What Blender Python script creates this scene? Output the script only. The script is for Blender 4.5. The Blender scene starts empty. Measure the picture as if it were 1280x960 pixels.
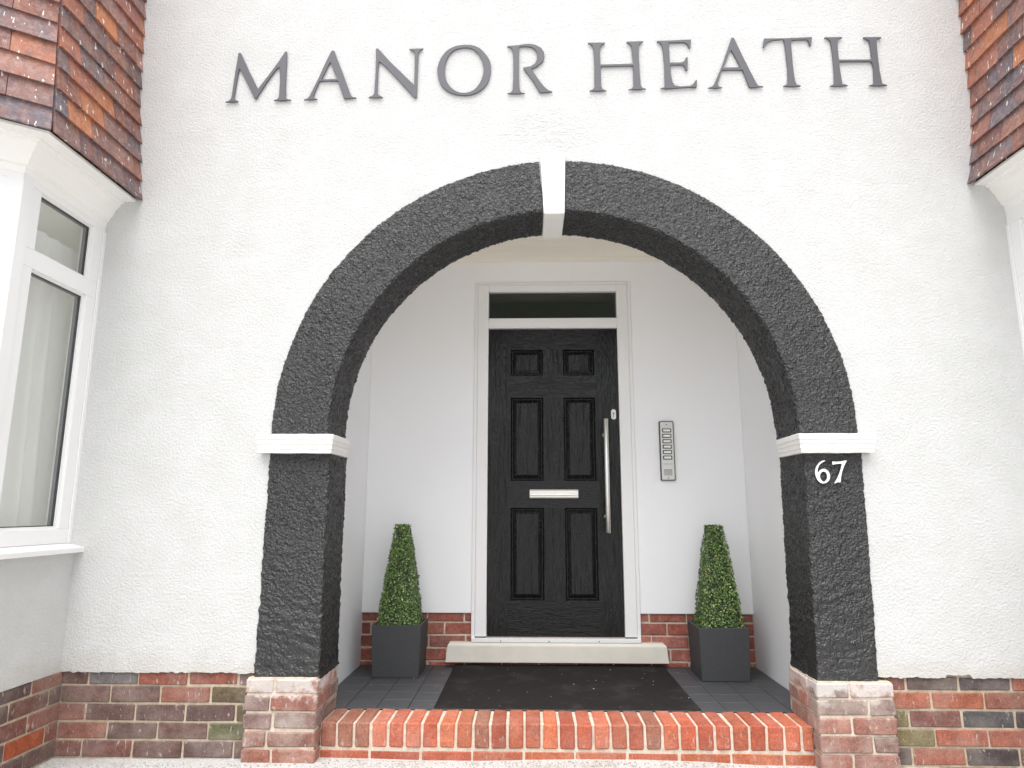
import bpy, bmesh, math, random, json
from mathutils import Vector, Matrix, noise
random.seed(7)
scn = bpy.context.scene
COL = scn.collection

# ------------------------------------------------------------------ helpers
def lin(r, g, b):
    def f(c):
        c /= 255.0
        return c / 12.92 if c <= 0.04045 else ((c + 0.055) / 1.055) ** 2.4
    return (f(r), f(g), f(b), 1.0)

def tag(o, label=None, cat=None, group=None, kind=None):
    if label: o['label'] = label
    if cat: o['category'] = cat
    if group: o['group'] = group
    if kind: o['kind'] = kind
    return o

def empty(name, loc=(0, 0, 0)):
    o = bpy.data.objects.new(name, None)
    o.location = loc
    o.empty_display_size = 0.2
    COL.objects.link(o)
    return o

class MB:
    """mesh collector: boxes, quads, with per-face colour"""
    def __init__(s):
        s.v = []; s.f = []; s.c = []; s.m = []
    def quad(s, pts, col=(1, 1, 1, 1), mi=0):
        b = len(s.v); s.v.extend([tuple(p) for p in pts])
        s.f.append(tuple(range(b, b + len(pts)))); s.c.append(col); s.m.append(mi)
    def hexa(s, P, col=(1, 1, 1, 1), mi=0):
        # P: 8 points, bottom 0-3 ccw, top 4-7
        b = len(s.v); s.v.extend([tuple(p) for p in P])
        for f in ((0, 3, 2, 1), (4, 5, 6, 7), (0, 1, 5, 4), (1, 2, 6, 5), (2, 3, 7, 6), (3, 0, 4, 7)):
            s.f.append(tuple(b + i for i in f)); s.c.append(col); s.m.append(mi)
    def box(s, a, b, col=(1, 1, 1, 1), mi=0, bev=0.0, jit=0.0, M=None):
        x0, y0, z0 = [min(a[i], b[i]) for i in range(3)]
        x1, y1, z1 = [max(a[i], b[i]) for i in range(3)]
        if bev <= 0:
            P = [(x0, y0, z0), (x1, y0, z0), (x1, y1, z0), (x0, y1, z0), (x0, y0, z1), (x1, y0, z1), (x1, y1, z1), (x0, y1, z1)]
            if M: P = [M @ Vector(p) for p in P]
            s.hexa(P, col, mi); return
        base = len(s.v)
        idx = {}
        cx = (x0, x1); cy = (y0, y1); cz = (z0, z1)
        for i in (0, 1):
            for j in (0, 1):
                for k in (0, 1):
                    sx = bev if i == 0 else -bev; sy = bev if j == 0 else -bev; sz = bev if k == 0 else -bev
                    jx, jy, jz = [random.uniform(-jit, jit) for _ in range(3)]
                    c = (cx[i] + jx, cy[j] + jy, cz[k] + jz)
                    for ax, p in ((0, (c[0], c[1] + sy, c[2] + sz)), (1, (c[0] + sx, c[1], c[2] + sz)), (2, (c[0] + sx, c[1] + sy, c[2]))):
                        if M: p = tuple(M @ Vector(p))
                        idx[(i, j, k, ax)] = len(s.v); s.v.append(p)
        def F(*q):
            s.f.append(tuple(idx[t] for t in q)); s.c.append(col); s.m.append(mi)
        F((0,0,0,0),(0,0,1,0),(0,1,1,0),(0,1,0,0)); F((1,0,0,0),(1,1,0,0),(1,1,1,0),(1,0,1,0))
        F((0,0,0,1),(1,0,0,1),(1,0,1,1),(0,0,1,1)); F((0,1,0,1),(0,1,1,1),(1,1,1,1),(1,1,0,1))
        F((0,0,0,2),(0,1,0,2),(1,1,0,2),(1,0,0,2)); F((0,0,1,2),(1,0,1,2),(1,1,1,2),(0,1,1,2))
        for j in (0, 1):
            for k in (0, 1): F((0,j,k,1),(1,j,k,1),(1,j,k,2),(0,j,k,2))
        for i in (0, 1):
            for k in (0, 1): F((i,0,k,0),(i,1,k,0),(i,1,k,2),(i,0,k,2))
        for i in (0, 1):
            for j in (0, 1): F((i,j,0,0),(i,j,1,0),(i,j,1,1),(i,j,0,1))
        for i in (0, 1):
            for j in (0, 1):
                for k in (0, 1): F((i,j,k,0),(i,j,k,1),(i,j,k,2))
    def build(s, name, mats, parent=None, smooth=False, fix=True, origin=None):
        me = bpy.data.meshes.new(name)
        v = s.v
        if origin is not None:
            v = [(p[0]-origin[0], p[1]-origin[1], p[2]-origin[2]) for p in v]
        me.from_pydata(v, [], s.f)
        if not isinstance(mats, (list, tuple)): mats = [mats]
        for m in mats: me.materials.append(m)
        me.polygons.foreach_set('material_index', s.m)
        ca = me.color_attributes.new('Col', 'FLOAT_COLOR', 'CORNER')
        arr = []
        for p, c in zip(me.polygons, s.c): arr.extend(list(c) * p.loop_total)
        ca.data.foreach_set('color', arr)
        if smooth: me.polygons.foreach_set('use_smooth', [True] * len(me.polygons))
        if fix:
            bm = bmesh.new(); bm.from_mesh(me); bmesh.ops.recalc_face_normals(bm, faces=bm.faces); bm.to_mesh(me); bm.free()
        me.update()
        o = bpy.data.objects.new(name, me)
        COL.objects.link(o)
        if parent: o.parent = parent
        if origin is not None: o.location = origin
        return o

def lathe(mb, c, prof, n=24, col=(1, 1, 1, 1), axis='z'):
    b = len(mb.v)
    for r, h in prof:
        for i in range(n):
            a = 2 * math.pi * i / n
            if axis == 'z': mb.v.append((c[0] + r*math.cos(a), c[1] + r*math.sin(a), c[2] + h))
            else: mb.v.append((c[0] + r*math.cos(a), c[1] + h, c[2] + r*math.sin(a)))
    for k in range(len(prof) - 1):
        for i in range(n):
            j = (i + 1) % n
            mb.f.append((b+k*n+i, b+k*n+j, b+(k+1)*n+j, b+(k+1)*n+i)); mb.c.append(col); mb.m.append(0)
    mb.f.append(tuple(b+i for i in range(n))); mb.c.append(col); mb.m.append(0)
    mb.f.append(tuple(b+(len(prof)-1)*n+i for i in range(n))); mb.c.append(col); mb.m.append(0)

# ------------------------------------------------------------------ materials
class NT:
    def __init__(s, name):
        s.m = bpy.data.materials.new(name); s.m.use_nodes = True
        s.t = s.m.node_tree; s.n = s.t.nodes; s.l = s.t.links
        s.b = s.n['Principled BSDF']
        s.tc = s.n.new('ShaderNodeTexCoord')
        s.co = s.tc.outputs['Object']
    def map(s, scale=(1, 1, 1), rot=(0, 0, 0)):
        x = s.n.new('ShaderNodeMapping'); x.inputs['Scale'].default_value = scale; x.inputs['Rotation'].default_value = rot
        s.l.new(s.co, x.inputs['Vector']); return x.outputs[0]
    def noise(s, scale, detail=4, rough=0.55, vec=None, dist=0.0):
        x = s.n.new('ShaderNodeTexNoise'); x.inputs['Scale'].default_value = scale; x.inputs['Detail'].default_value = detail
        x.inputs['Roughness'].default_value = rough; x.inputs['Distortion'].default_value = dist
        s.l.new(vec if vec else s.co, x.inputs['Vector']); return x.outputs['Fac']
    def voro(s, scale, vec=None, feature='F1', rnd=1.0):
        x = s.n.new('ShaderNodeTexVoronoi'); x.inputs['Scale'].default_value = scale; x.feature = feature; x.inputs['Randomness'].default_value = rnd
        s.l.new(vec if vec else s.co, x.inputs['Vector']); return x.outputs['Distance']
    def ramp(s, fac, stops):
        x = s.n.new('ShaderNodeValToRGB'); e = x.color_ramp.elements
        while len(e) < len(stops): e.new(0.5)
        for el, (p, c) in zip(e, stops):
            el.position = p; el.color = c if hasattr(c, '__len__') else (c, c, c, 1)
        s.l.new(fac, x.inputs[0]); return x.outputs[0]
    def mix(s, fac, a, b, mode='MIX'):
        x = s.n.new('ShaderNodeMix'); x.data_type = 'RGBA'; x.blend_type = mode
        def st(i, v):
            if hasattr(v, 'links'): s.l.new(v, i)
            elif hasattr(v, '__len__'): i.default_value = v
            else: i.default_value = v if i.type == 'VALUE' else (v, v, v, 1)
        st(x.inputs[0], fac); st(x.inputs[6], a); st(x.inputs[7], b)
        return x.outputs[2]
    def math(s, op, a, b=0.0):
        x = s.n.new('ShaderNodeMath'); x.operation = op
        for i, v in ((0, a), (1, b)):
            if hasattr(v, 'links'): s.l.new(v, x.inputs[i])
            else: x.inputs[i].default_value = v
        return x.outputs[0]
    def attr(s, name='Col'):
        x = s.n.new('ShaderNodeAttribute'); x.attribute_name = name; return x.outputs['Color']
    def bump(s, h, dist, strength=1.0, normal=None):
        x = s.n.new('ShaderNodeBump'); x.inputs['Distance'].default_value = dist; x.inputs['Strength'].default_value = strength
        s.l.new(h, x.inputs['Height'])
        if normal: s.l.new(normal, x.inputs['Normal'])
        return x.outputs[0]
    def set(s, col=None, rough=None, normal=None, spec=None, metal=None, coat=None):
        for k, v in (('Base Color', col), ('Roughness', rough), ('Normal', normal), ('Specular IOR Level', spec), ('Metallic', metal), ('Coat Weight', coat)):
            if v is None: continue
            if hasattr(v, 'links'): s.l.new(v, s.b.inputs[k])
            else: s.b.inputs[k].default_value = v
        return s.m
    def sep(s, i):
        x = s.n.new('ShaderNodeSeparateXYZ'); s.l.new(s.co, x.inputs[0]); return x.outputs[i]

def m_render_white():
    n = NT('white_roughcast')
    lump = n.noise(88, 3, 0.6); fine = n.noise(230, 3, 0.6); big = n.noise(6, 4, 0.6); w = n.noise(1.6, 3)
    # trowel drag marks, horizontal
    drag = n.noise(9, 5, 0.65, n.map((1.0, 1, 2.0)), 0.6)
    h = n.math('ADD', n.math('MULTIPLY', lump, 1.0), n.math('MULTIPLY', fine, 0.35))
    b1 = n.bump(h, 0.0060, 1.0)
    b2 = n.bump(drag, 0.010, 0.25, b1)
    pmk = n.n.new('ShaderNodeMapping'); pmk.inputs['Location'].default_value = (-0.13 * 2.2, 0, -2.96 * 4.5); pmk.inputs['Scale'].default_value = (2.2, 0, 4.5)
    n.l.new(n.co, pmk.inputs['Vector'])
    ln = n.n.new('ShaderNodeVectorMath'); ln.operation = 'LENGTH'; n.l.new(pmk.outputs[0], ln.inputs[0])
    msk = n.ramp(n.math('ADD', ln.outputs['Value'], n.math('MULTIPLY', n.noise(7, 3), 0.5)), [(0.55, 1.0), (0.95, 0.0)])
    crk = n.math('MULTIPLY', n.math('ABSOLUTE', n.math('SUBTRACT', n.noise(17, 5, 0.6, n.map((1, 1, 1.8)), 0.8), 0.5)), 6.0)
    crk = n.math('MINIMUM', crk, 1.0)
    b2 = n.bump(n.math('MULTIPLY', crk, msk), 0.007, 0.45, b2)
    c = n.mix(n.ramp(big, [(0.35, 0.0), (0.75, 1.0)]), lin(207, 207, 206), lin(200, 200, 198))
    gz = n.math('ADD', n.sep(2), n.math('MULTIPLY', n.math('SUBTRACT', n.noise(8, 5, 0.7), 0.5), 0.30))
    c = n.mix(n.math('MULTIPLY', n.ramp(gz, [(0.36, 1.0), (0.46, 0.0)]), 0.30), c, lin(176, 164, 146))
    st = n.ramp(n.noise(5, 5, 0.7, n.map((2.2, 1, 0.30))), [(0.0, 0.0), (0.62, 0.0), (0.78, 1.0)])
    c = n.mix(n.math('MULTIPLY', st, 0.10), c, lin(186, 178, 164))
    spot = n.ramp(n.noise(26, 6, 0.75), [(0.0, 0.0), (0.70, 0.0), (0.76, 1.0)])
    c = n.mix(n.math('MULTIPLY', spot, 0.35), c, lin(196, 192, 186))
    return n.set(c, 0.85, b2, 0.25)

def m_smooth_white(name, col=(236, 236, 237), rough=0.45, bump=0.0):
    n = NT(name)
    c = n.mix(n.noise(2.5, 4), lin(*col), lin(col[0]-4, col[1]-5, col[2]-7))
    nm = n.bump(n.noise(4, 3), 0.004 + bump, 0.4)
    return n.set(c, rough, nm, 0.4)

def m_black_render():
    n = NT('black_masonry_paint')
    f = n.noise(98, 2, 0.6); g = n.noise(54, 2, 0.5)
    h = n.math('ADD', f, n.math('MULTIPLY', g, 0.8))
    zf = n.ramp(n.math('ADD', n.math('MULTIPLY', n.sep(2), 0.5), n.math('MULTIPLY', n.noise(3, 2), 0.2)), [(0.30, 0.5), (0.65, 1.0)])
    h = n.math('MULTIPLY', h, zf)
    nm = n.bump(h, 0.016, 1.0)
    r = n.ramp(n.noise(30, 4), [(0.3, 0.22), (0.7, 0.36)])
    c = n.mix(n.noise(18, 4), (0.006, 0.006, 0.0063, 1), (0.017, 0.017, 0.018, 1))
    return n.set(c, r, nm, 0.85)

def m_brick(name, fleck=0.35, dust=0.15, white_top=None, ct=1.0):
    n = NT(name)
    a = n.attr()
    v = n.noise(20, 6, 0.75); f = n.noise(120, 5, 0.8)
    c = n.mix(1.0, a, n.ramp(v, [(0.3, (1 - 0.44 * ct, 1 - 0.44 * ct, 1 - 0.42 * ct, 1)), (0.7, (1 + 0.36 * ct, 1 + 0.32 * ct, 1 + 0.28 * ct, 1))]), 'MULTIPLY')
    c = n.mix(1.0, c, n.ramp(f, [(0.34, 0.62), (0.66, 1.25)]), 'MULTIPLY')
    # lime splashes, vertically stretched
    sp = n.ramp(n.noise(60, 3, 0.6, n.map((1, 1, 0.35))), [(0.0, 0.0), (0.62, 0.0), (0.69, 1.0)])
    c = n.mix(n.math('MULTIPLY', sp, fleck), c, lin(214, 205, 194))
    d = n.ramp(n.noise(7, 5, 0.6), [(0.42, 0.0), (0.75, 1.0)])
    c = n.mix(n.math('MULTIPLY', d, dust), c, lin(205, 195, 185))
    if white_top:
        z = n.sep(2)
        zz = n.math('ADD', z, n.math('MULTIPLY', n.math('SUBTRACT', n.noise(11, 5, 0.7), 0.5), 0.34))
        t = n.ramp(zz, [(white_top - 0.02, 0.0), (white_top + 0.03, 1.0)])
        c = n.mix(n.math('MULTIPLY', t, 0.72), c, lin(222, 217, 212))
    nm = n.bump(n.math('ADD', f, n.math('MULTIPLY', v, 1.4)), 0.0045, 1.0)
    return n.set(c, 0.88, nm, 0.3)

def m_mortar(name, col=(208, 194, 174)):
    n = NT(name)
    c = n.mix(n.ramp(n.noise(30, 5, 0.7), [(0.3, 0.0), (0.7, 1.0)]), lin(*col), lin(col[0]-45, col[1]-48, col[2]-50))
    nm = n.bump(n.noise(160, 3, 0.7), 0.003, 1.0)
    return n.set(c, 0.95, nm, 0.2)

def m_tile():
    n = NT('clay_tile')
    a = n.attr()
    v = n.noise(9, 4, 0.6); f = n.noise(120, 4, 0.7)
    c = n.mix(n.ramp(v, [(0.46, 0.0), (0.66, 0.38)]), a, lin(172, 100, 66))
    v2 = n.noise(13, 4, 0.6, n.map((1, 1.7, 1)))
    c = n.mix(n.ramp(v2, [(0.52, 0.0), (0.7, 0.6)]), c, lin(104, 84, 86))
    c = n.mix(1.0, c, n.ramp(f, [(0.3, 0.8), (0.7, 1.15)]), 'MULTIPLY')
    dust = n.ramp(n.noise(38, 6, 0.75), [(0.45, 0.0), (0.8, 0.42)])
    c = n.mix(dust, c, lin(206, 188, 178))
    sp = n.ramp(n.noise(58, 2, 0.5, n.map((1, 1, 0.30))), [(0.0, 0.0), (0.675, 0.0), (0.71, 1.0)])
    c = n.mix(n.math('MULTIPLY', sp, 0.9), c, lin(228, 222, 214))
    nm = n.bump(n.math('ADD', f, n.noise(30, 3)), 0.0022, 0.8)
    return n.set(c, 0.7, nm, 0.35)

def m_wood(name, horiz):
    n = NT(name)
    if horiz: mp = n.map((1.0, 1, 7.0))
    else: mp = n.map((7.5, 1, 0.9))
    nn = n.n.new('ShaderNodeTexNoise'); nn.inputs['Scale'].default_value = 2.6; nn.inputs['Detail'].default_value = 2
    n.l.new(mp, nn.inputs['Vector'])
    # contour lines of a stretched noise give cathedral oak figure
    k = n.math('MULTIPLY', nn.outputs['Fac'], 15.0 if horiz else 17.0)
    saw = n.math('FRACT', k)
    line = n.ramp(saw, [(0.0, 0.0), (0.25, 0.9), (0.55, 1.0), (0.9, 0.25), (1.0, 0.0)])
    fib = n.noise(46, 3, 0.6, n.map((0.6, 1, 9) if horiz else (9, 1, 0.5)))
    h = n.math('ADD', n.math('MULTIPLY', line, 0.9), n.math('MULTIPLY', fib, 0.3))
    nm = n.bump(h, 0.0011, 0.8)
    c = n.mix(line, (0.005, 0.005, 0.0052, 1), (0.010, 0.010, 0.010, 1))
    r = n.ramp(h, [(0.2, 0.42), (0.9, 0.24)])
    return n.set(c, r, nm, 0.33)

def m_plain(name, col, rough=0.5, metal=0.0, nscale=40, namt=0.12, bump=0.0006, spec=0.5):
    n = NT(name)
    c4 = lin(*col)
    lo = tuple(x * (1 - namt) for x in c4[:3]) + (1,)
    c = n.mix(n.noise(nscale, 5, 0.6), lo, c4)
    nm = n.bump(n.noise(nscale * 3, 3), bump, 0.8)
    return n.set(c, rough, nm, spec, metal)

def m_leaf():
    n = NT('box_leaf')
    return n.set(n.attr(), 0.38, None, 0.5)

def m_glass(name, tint=(1, 1, 1, 1), refl=1.0):
    m = bpy.data.materials.new(name); m.use_nodes = True
    t = m.node_tree; t.nodes.clear()
    o = t.nodes.new('ShaderNodeOutputMaterial'); mx = t.nodes.new('ShaderNodeMixShader')
    tr = t.nodes.new('ShaderNodeBsdfTransparent'); gl = t.nodes.new('ShaderNodeBsdfGlossy'); fr = t.nodes.new('ShaderNodeLayerWeight')
    tr.inputs[0].default_value = tint; gl.inputs['Roughness'].default_value = 0.01
    fr.inputs['Blend'].default_value = 0.5
    pw = t.nodes.new('ShaderNodeMath'); pw.operation = 'POWER'; pw.inputs[1].default_value = 5.0
    t.links.new(fr.outputs['Facing'], pw.inputs[0])
    mu = t.nodes.new('ShaderNodeMath'); mu.operation = 'MULTIPLY_ADD'; mu.inputs[1].default_value = 0.96; mu.inputs[2].default_value = 0.045 * refl
    mu.use_clamp = True
    t.links.new(pw.outputs[0], mu.inputs[0]); t.links.new(mu.outputs[0], mx.inputs[0])
    t.links.new(tr.outputs[0], mx.inputs[1]); t.links.new(gl.outputs[0], mx.inputs[2]); t.links.new(mx.outputs[0], o.inputs[0])
    return m

def m_ground():
    n = NT('pale_gravel')
    v = n.voro(95); f = n.noise(140, 4, 0.7); b = n.noise(5, 5, 0.6)
    c = n.mix(n.ramp(f, [(0.35, 0.0), (0.7, 1.0)]), lin(176, 175, 172), lin(226, 225, 223))
    c = n.mix(n.math('MULTIPLY', n.ramp(b, [(0.45, 0.0), (0.7, 1.0)]), 0.35), c, lin(160, 150, 136))
    nm = n.bump(n.math('ADD', v, f), 0.006, 0.9)
    return n.set(c, 0.95, nm, 0.2)

def m_mat():
    n = NT('coir_mat')
    f = n.noise(240, 3, 0.7); s = n.noise(4.5, 5, 0.65); rib = n.noise(60, 3, 0.6, n.map((0.5, 3, 1)))
    c = n.mix(f, (0.010, 0.009, 0.009, 1), (0.05, 0.046, 0.045, 1))
    c = n.mix(n.ramp(s, [(0.52, 0.0), (0.8, 0.28)]), c, lin(112, 104, 98))
    fl = n.ramp(n.noise(70, 2, 0.5), [(0.0, 0.0), (0.755, 0.0), (0.775, 1.0)])
    c = n.mix(n.math('MULTIPLY', fl, 0.7), c, lin(200, 190, 176))
    nm = n.bump(n.math('ADD', f, rib), 0.006, 1.0)
    return n.set(c, 1.0, nm, 0.05)

def m_fabric():
    n = NT('curtain_fabric')
    w = n.noise(200, 2)
    c = n.mix(w, lin(243, 243, 240), lin(250, 250, 247))
    n.set(c, 0.95, None, 0.1)
    tr = n.n.new('ShaderNodeBsdfTranslucent'); n.l.new(c, tr.inputs[0])
    mx = n.n.new('ShaderNodeMixShader'); mx.inputs[0].default_value = 0.4
    n.l.new(n.b.outputs[0], mx.inputs[1]); n.l.new(tr.outputs[0], mx.inputs[2])
    n.l.new(mx.outputs[0], n.n['Material Output'].inputs[0])
    return n.m

M = {}
M['render'] = m_render_white()
M['cladding'] = m_smooth_white('white_cladding', (246, 247, 249), 0.5)
M['ceil'] = m_smooth_white('ceiling_warm_bounce_tint', (249, 244, 231), 0.6)  # cream put into the ceiling colour to stand in for warm bounced light
M['upvc'] = m_smooth_white('white_upvc', (238, 238, 238), 0.28)
M['gloss_white'] = m_smooth_white('white_gloss_paint', (240, 239, 236), 0.4)
M['cream'] = m_smooth_white('cream_moulding', (243, 242, 239), 0.5)
M['black'] = m_black_render()
M['brick'] = m_brick('plinth_brick', 0.5, 0.26)
M['pier'] = m_brick('pier_brick', 0.5, 0.52, 0.292, 0.8)
M['redbrick'] = m_brick('red_brick', 0.15, 0.12)
M['stepbrick'] = m_brick('step_brick', 0.3, 0.18, None, 0.6)
M['mortar'] = m_mortar('mortar')
M['mortar_pale'] = m_mortar('pale_mortar', (226, 214, 197))
M['tile'] = m_tile()
M['grain_v'] = m_wood('black_woodgrain_upright', False)
M['grain_h'] = m_wood('black_woodgrain_across', True)
M['steel'] = m_plain('brushed_steel', (238, 237, 233), 0.42, 1.0, 60, 0.06, 0.0002)
M['letter'] = m_plain('grey_letter_paint', (90, 89, 94), 0.5, 0.0, 20, 0.08, 0.0003)
M['digit'] = m_plain('white_digit_paint', (244, 244, 242), 0.4, 0.0, 30, 0.02, 0.0003)
M['stone'] = m_plain('cut_stone', (232, 226, 214), 0.85, 0.0, 9, 0.22, 0.0015, 0.25)
M['slate'] = m_plain('dark_floor_tile', (78, 79, 82), 0.55, 0.0, 14, 0.35, 0.001)
M['grout'] = m_plain('dark_grout', (38, 38, 39), 0.9)
M['planter'] = m_plain('charcoal_planter', (72, 73, 75), 0.62, 0.0, 45, 0.3, 0.0012, 0.35)
M['soil'] = m_plain('dark_soil', (40, 34, 28), 1.0, 0.0, 90, 0.5, 0.004, 0.1)
M['gasket'] = m_plain('dark_gasket', (62, 63, 64), 0.5)
M['spacer'] = m_plain('grey_spacer_bar', (128, 129, 132), 0.5)
M['dark'] = m_plain('dark_interior', (84, 86, 80), 0.9)
M['plaster'] = m_plain('room_plaster', (240, 240, 234), 0.9, 0.0, 6, 0.03, 0.0005, 0.1)
M['leaf'] = m_leaf()
M['glass'] = m_glass('window_glass', (0.99, 0.993, 0.99, 1), 1.0)
M['fanglass'] = m_glass('fanlight_glass', (0.6, 0.66, 0.62, 1), 1.6)
M['ground'] = m_ground()
M['mat'] = m_mat()
M['curtain'] = m_fabric()
M['label'] = m_plain('button_label_white', (238, 238, 232), 0.4, 0.0, 30, 0.02, 0.0001)
M['panelmetal'] = m_plain('brushed_aluminium', (214, 214, 210), 0.45, 0.6, 80, 0.05, 0.0002)
M['panelframe'] = m_plain('grey_panel_frame', (62, 62, 61), 0.5)
M['pebble'] = m_plain('grit_pebble', (190, 183, 172), 0.9, 0.0, 60, 0.5, 0.001)
M['slot'] = m_plain('dark_slot', (30, 30, 30), 0.6)

# ------------------------------------------------------------------ constants (metres, ground = 0)
XC, ZS = 0.155, 1.43            # arch centre, spring height
RI, RO = 1.095, 1.365
P = 1.15                        # porch back wall
FL = 0.147                      # porch floor
TB = 0.28                       # thickness of the arch wall

house = empty('house', (XC, 0, 0))
tag(house, 'white roughcast house front with black painted arch, tiled bays and black panelled door', 'house')
def H(o):                       # parent a world-built part to the house
    o.parent = house
    o.matrix_parent_inverse = Matrix.Translation((-XC, 0, 0))
    return o

def brick_col(kind):
    r = random.random()
    if kind == 'dark':
        base = random.choice([(124, 88, 80), (134, 92, 82), (112, 84, 80), (142, 88, 76), (110, 84, 80), (122, 92, 84), (152, 94, 78), (104, 82, 80), (134, 86, 78)])
    elif kind == 'mixed':
        base = random.choice([(168, 96, 76), (132, 92, 84), (92, 80, 80), (146, 92, 82), (116, 84, 82), (176, 92, 68), (110, 92, 86)])
    elif kind == 'pier':
        base = random.choice([(172, 118, 102), (164, 114, 100), (152, 120, 110), (178, 112, 92), (148, 118, 110), (170, 108, 92)])
    elif kind == 'step':
        base = random.choice([(196, 102, 72), (190, 96, 70), (202, 112, 78), (184, 92, 68), (196, 110, 84), (190, 104, 76)])
    else:
        base = random.choice([(184, 98, 80), (176, 92, 76), (194, 110, 90), (164, 90, 76), (182, 108, 92)])
    k = random.uniform(0.92, 1.08)
    gsc = sum(base) / 3.0; q = 0.20 if kind != 'step' else 0.08
    base = [c * (1 - q) + gsc * q for c in base]
    return lin(*[min(255, c * k) for c in base])

def brick_run(mb, p0, u, n, x0, x1, rows, kind, depth=0.05, face=0.0, special=None, minw=0.02):
    """rows: list of (z_bottom, z_top, joint_phase, pitch); p0 origin, u along, n outward"""
    u = Vector(u).normalized(); n = Vector(n).normalized(); z = Vector((0, 0, 1))
    Mx = Matrix((( u.x, -n.x, 0, p0[0]), (u.y, -n.y, 0, p0[1]), (0, 0, 1, 0), (0, 0, 0, 1)))
    for ri, (zb, zt, ph, pitch) in enumerate(rows):
        k = math.floor((x0 - ph) / pitch)
        while True:
            a = ph + k * pitch; b = a + pitch; k += 1
            if a >= x1: break
            a2 = max(a + 0.005, x0); b2 = min(b - 0.005, x1)
            if b2 - a2 < minw: continue
            col = brick_col(kind)
            if special:
                c2 = special(0.5 * (a2 + b2), ri)
                if c2: col = c2
            f = face + random.uniform(-0.0018, 0.0018)
            mb.box((a2, -f, zb + 0.005), (b2, depth, zt - 0.005), col, 0, 0.0035, 0.0016, Mx)

# ------------------------------------------------------------------ ground
g = MB()
nx = 60
S = [-400, -80, -30, -12, -8, -5] + [-4 + 0.25 * i for i in range(33)] + [5, 8, 12, 30, 80, 400]
YS = [-400, -80, -30, -12, -6, -3, -2] + [-1.5 + 0.1 * i for i in range(20)] + [3, 8, 30, 80, 400]
def gz(x, y):
    if abs(x) > 6 or y < -4 or y > 1: return -0.004
    return 0.012 * (noise.noise((x * 1.3, y * 1.3, 0)) ) + (0.02 if y > -0.1 else 0.02 * max(0, 1 + (y + 0.1) / 0.5)) * (0.6 - 0.35 * (x > 0.9)) - 0.012
for j, y in enumerate(YS):
    for i, x in enumerate(S): g.v.append((x, y, gz(x, y)))
for j in range(len(YS) - 1):
    for i in range(len(S) - 1):
        a = j * len(S) + i
        g.f.append((a, a + 1, a + 1 + len(S), a + len(S))); g.c.append((1, 1, 1, 1)); g.m.append(0)
tag(g.build('ground', M['ground'], smooth=True), kind='structure')

# loose grit against the brickwork
gr = MB()
for i in range(1500):
    x = random.uniform(-2.3, 2.4); y = -abs(random.gauss(0.0, 0.10)) - 0.055
    if abs(x - XC) < 1.05: y = 0.01 - abs(random.gauss(0, 0.06))
    r = random.uniform(0.0015, 0.0055)
    z = gz(x, y) + r * 0.3
    pts = []
    for d in ((1, 0, 0), (0, 1, 0), (-1, 0, 0), (0, -1, 0), (0, 0, 0.8), (0, 0, -0.8)):
        pts.append((x + d[0]*r*random.uniform(.7, 1.3), y + d[1]*r*random.uniform(.7, 1.3), z + d[2]*r*random.uniform(.7, 1.2)))
    b = len(gr.v); gr.v.extend(pts)
    for f in ((0, 1, 4), (1, 2, 4), (2, 3, 4), (3, 0, 4), (1, 0, 5), (2, 1, 5), (3, 2, 5), (0, 3, 5)):
        gr.f.append(tuple(b + q for q in f)); gr.c.append((1, 1, 1, 1)); gr.m.append(0)
tag(gr.build('grit', M['pebble']), 'loose pale grit scattered along the foot of the brickwork', 'grit', kind='stuff')

# ------------------------------------------------------------------ facade
fw = MB()
XL, XR, ZT = -2.16, 2.40, 5.6
dx = 0.01; ncol = int((XR - XL) / dx)
RW = 0.5 * (RI + RO)
def zlo(x):
    d = abs(x - XC)
    if d < RW: return ZS + math.sqrt(RW * RW - d * d)
    return None
def rag(x):
    return 0.357 + 0.007 * noise.noise((x * 9, 3.1, 0)) + 0.006 * noise.noise((x * 45, 9.1, 0)) + (0.012 if 1.8 < x < 1.92 else 0)
yf = -0.012
zs_mid = [1.0, 1.7, 2.3, 2.6, 2.9, 3.3, 4.2]
for i in range(ncol):
    xa = XL + i * dx; xb = xa + dx
    def lo(x):
        if abs(x - XC) < RW - 1e-6: return zlo(x)
        return rag(x)
    inside = abs((xa + xb) / 2 - XC) < RW
    if inside:
        za = zlo(xa) or ZS; zb = zlo(xb) or ZS
    else:
        za, zb = rag(xa), rag(xb)
    fw.quad([(xa, yf, za), (xb, yf, zb), (xb, yf, ZT), (xa, yf, ZT)])
    if not inside:
        fw.quad([(xa, yf, za), (xa, 0.03, za), (xb, 0.03, zb), (xb, yf, zb)])
# inner (porch side) face of the front wall, down to the floor either side of the opening
for i in range(120):
    xa = -1.03 + i * (1.36 + 1.03) / 120; xb = xa + (1.36 + 1.03) / 120
    ia = abs((xa + xb) / 2 - XC) < RI + 0.03
    def li(x):
        d = min(abs(x - XC), RI + 0.03)
        return ZS + math.sqrt(max(0, (RI + 0.03) ** 2 - d * d))
    if ia: fw.quad([(xa, TB - 0.004, li(xa)), (xb, TB - 0.004, li(xb)), (xb, TB - 0.004, 2.74), (xa, TB - 0.004, 2.74)])
    else: fw.quad([(xa, TB - 0.004, FL), (xb, TB - 0.004, FL), (xb, TB - 0.004, 2.74), (xa, TB - 0.004, 2.74)])
wall = H(fw.build('facade_wall', M['render']))

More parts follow.
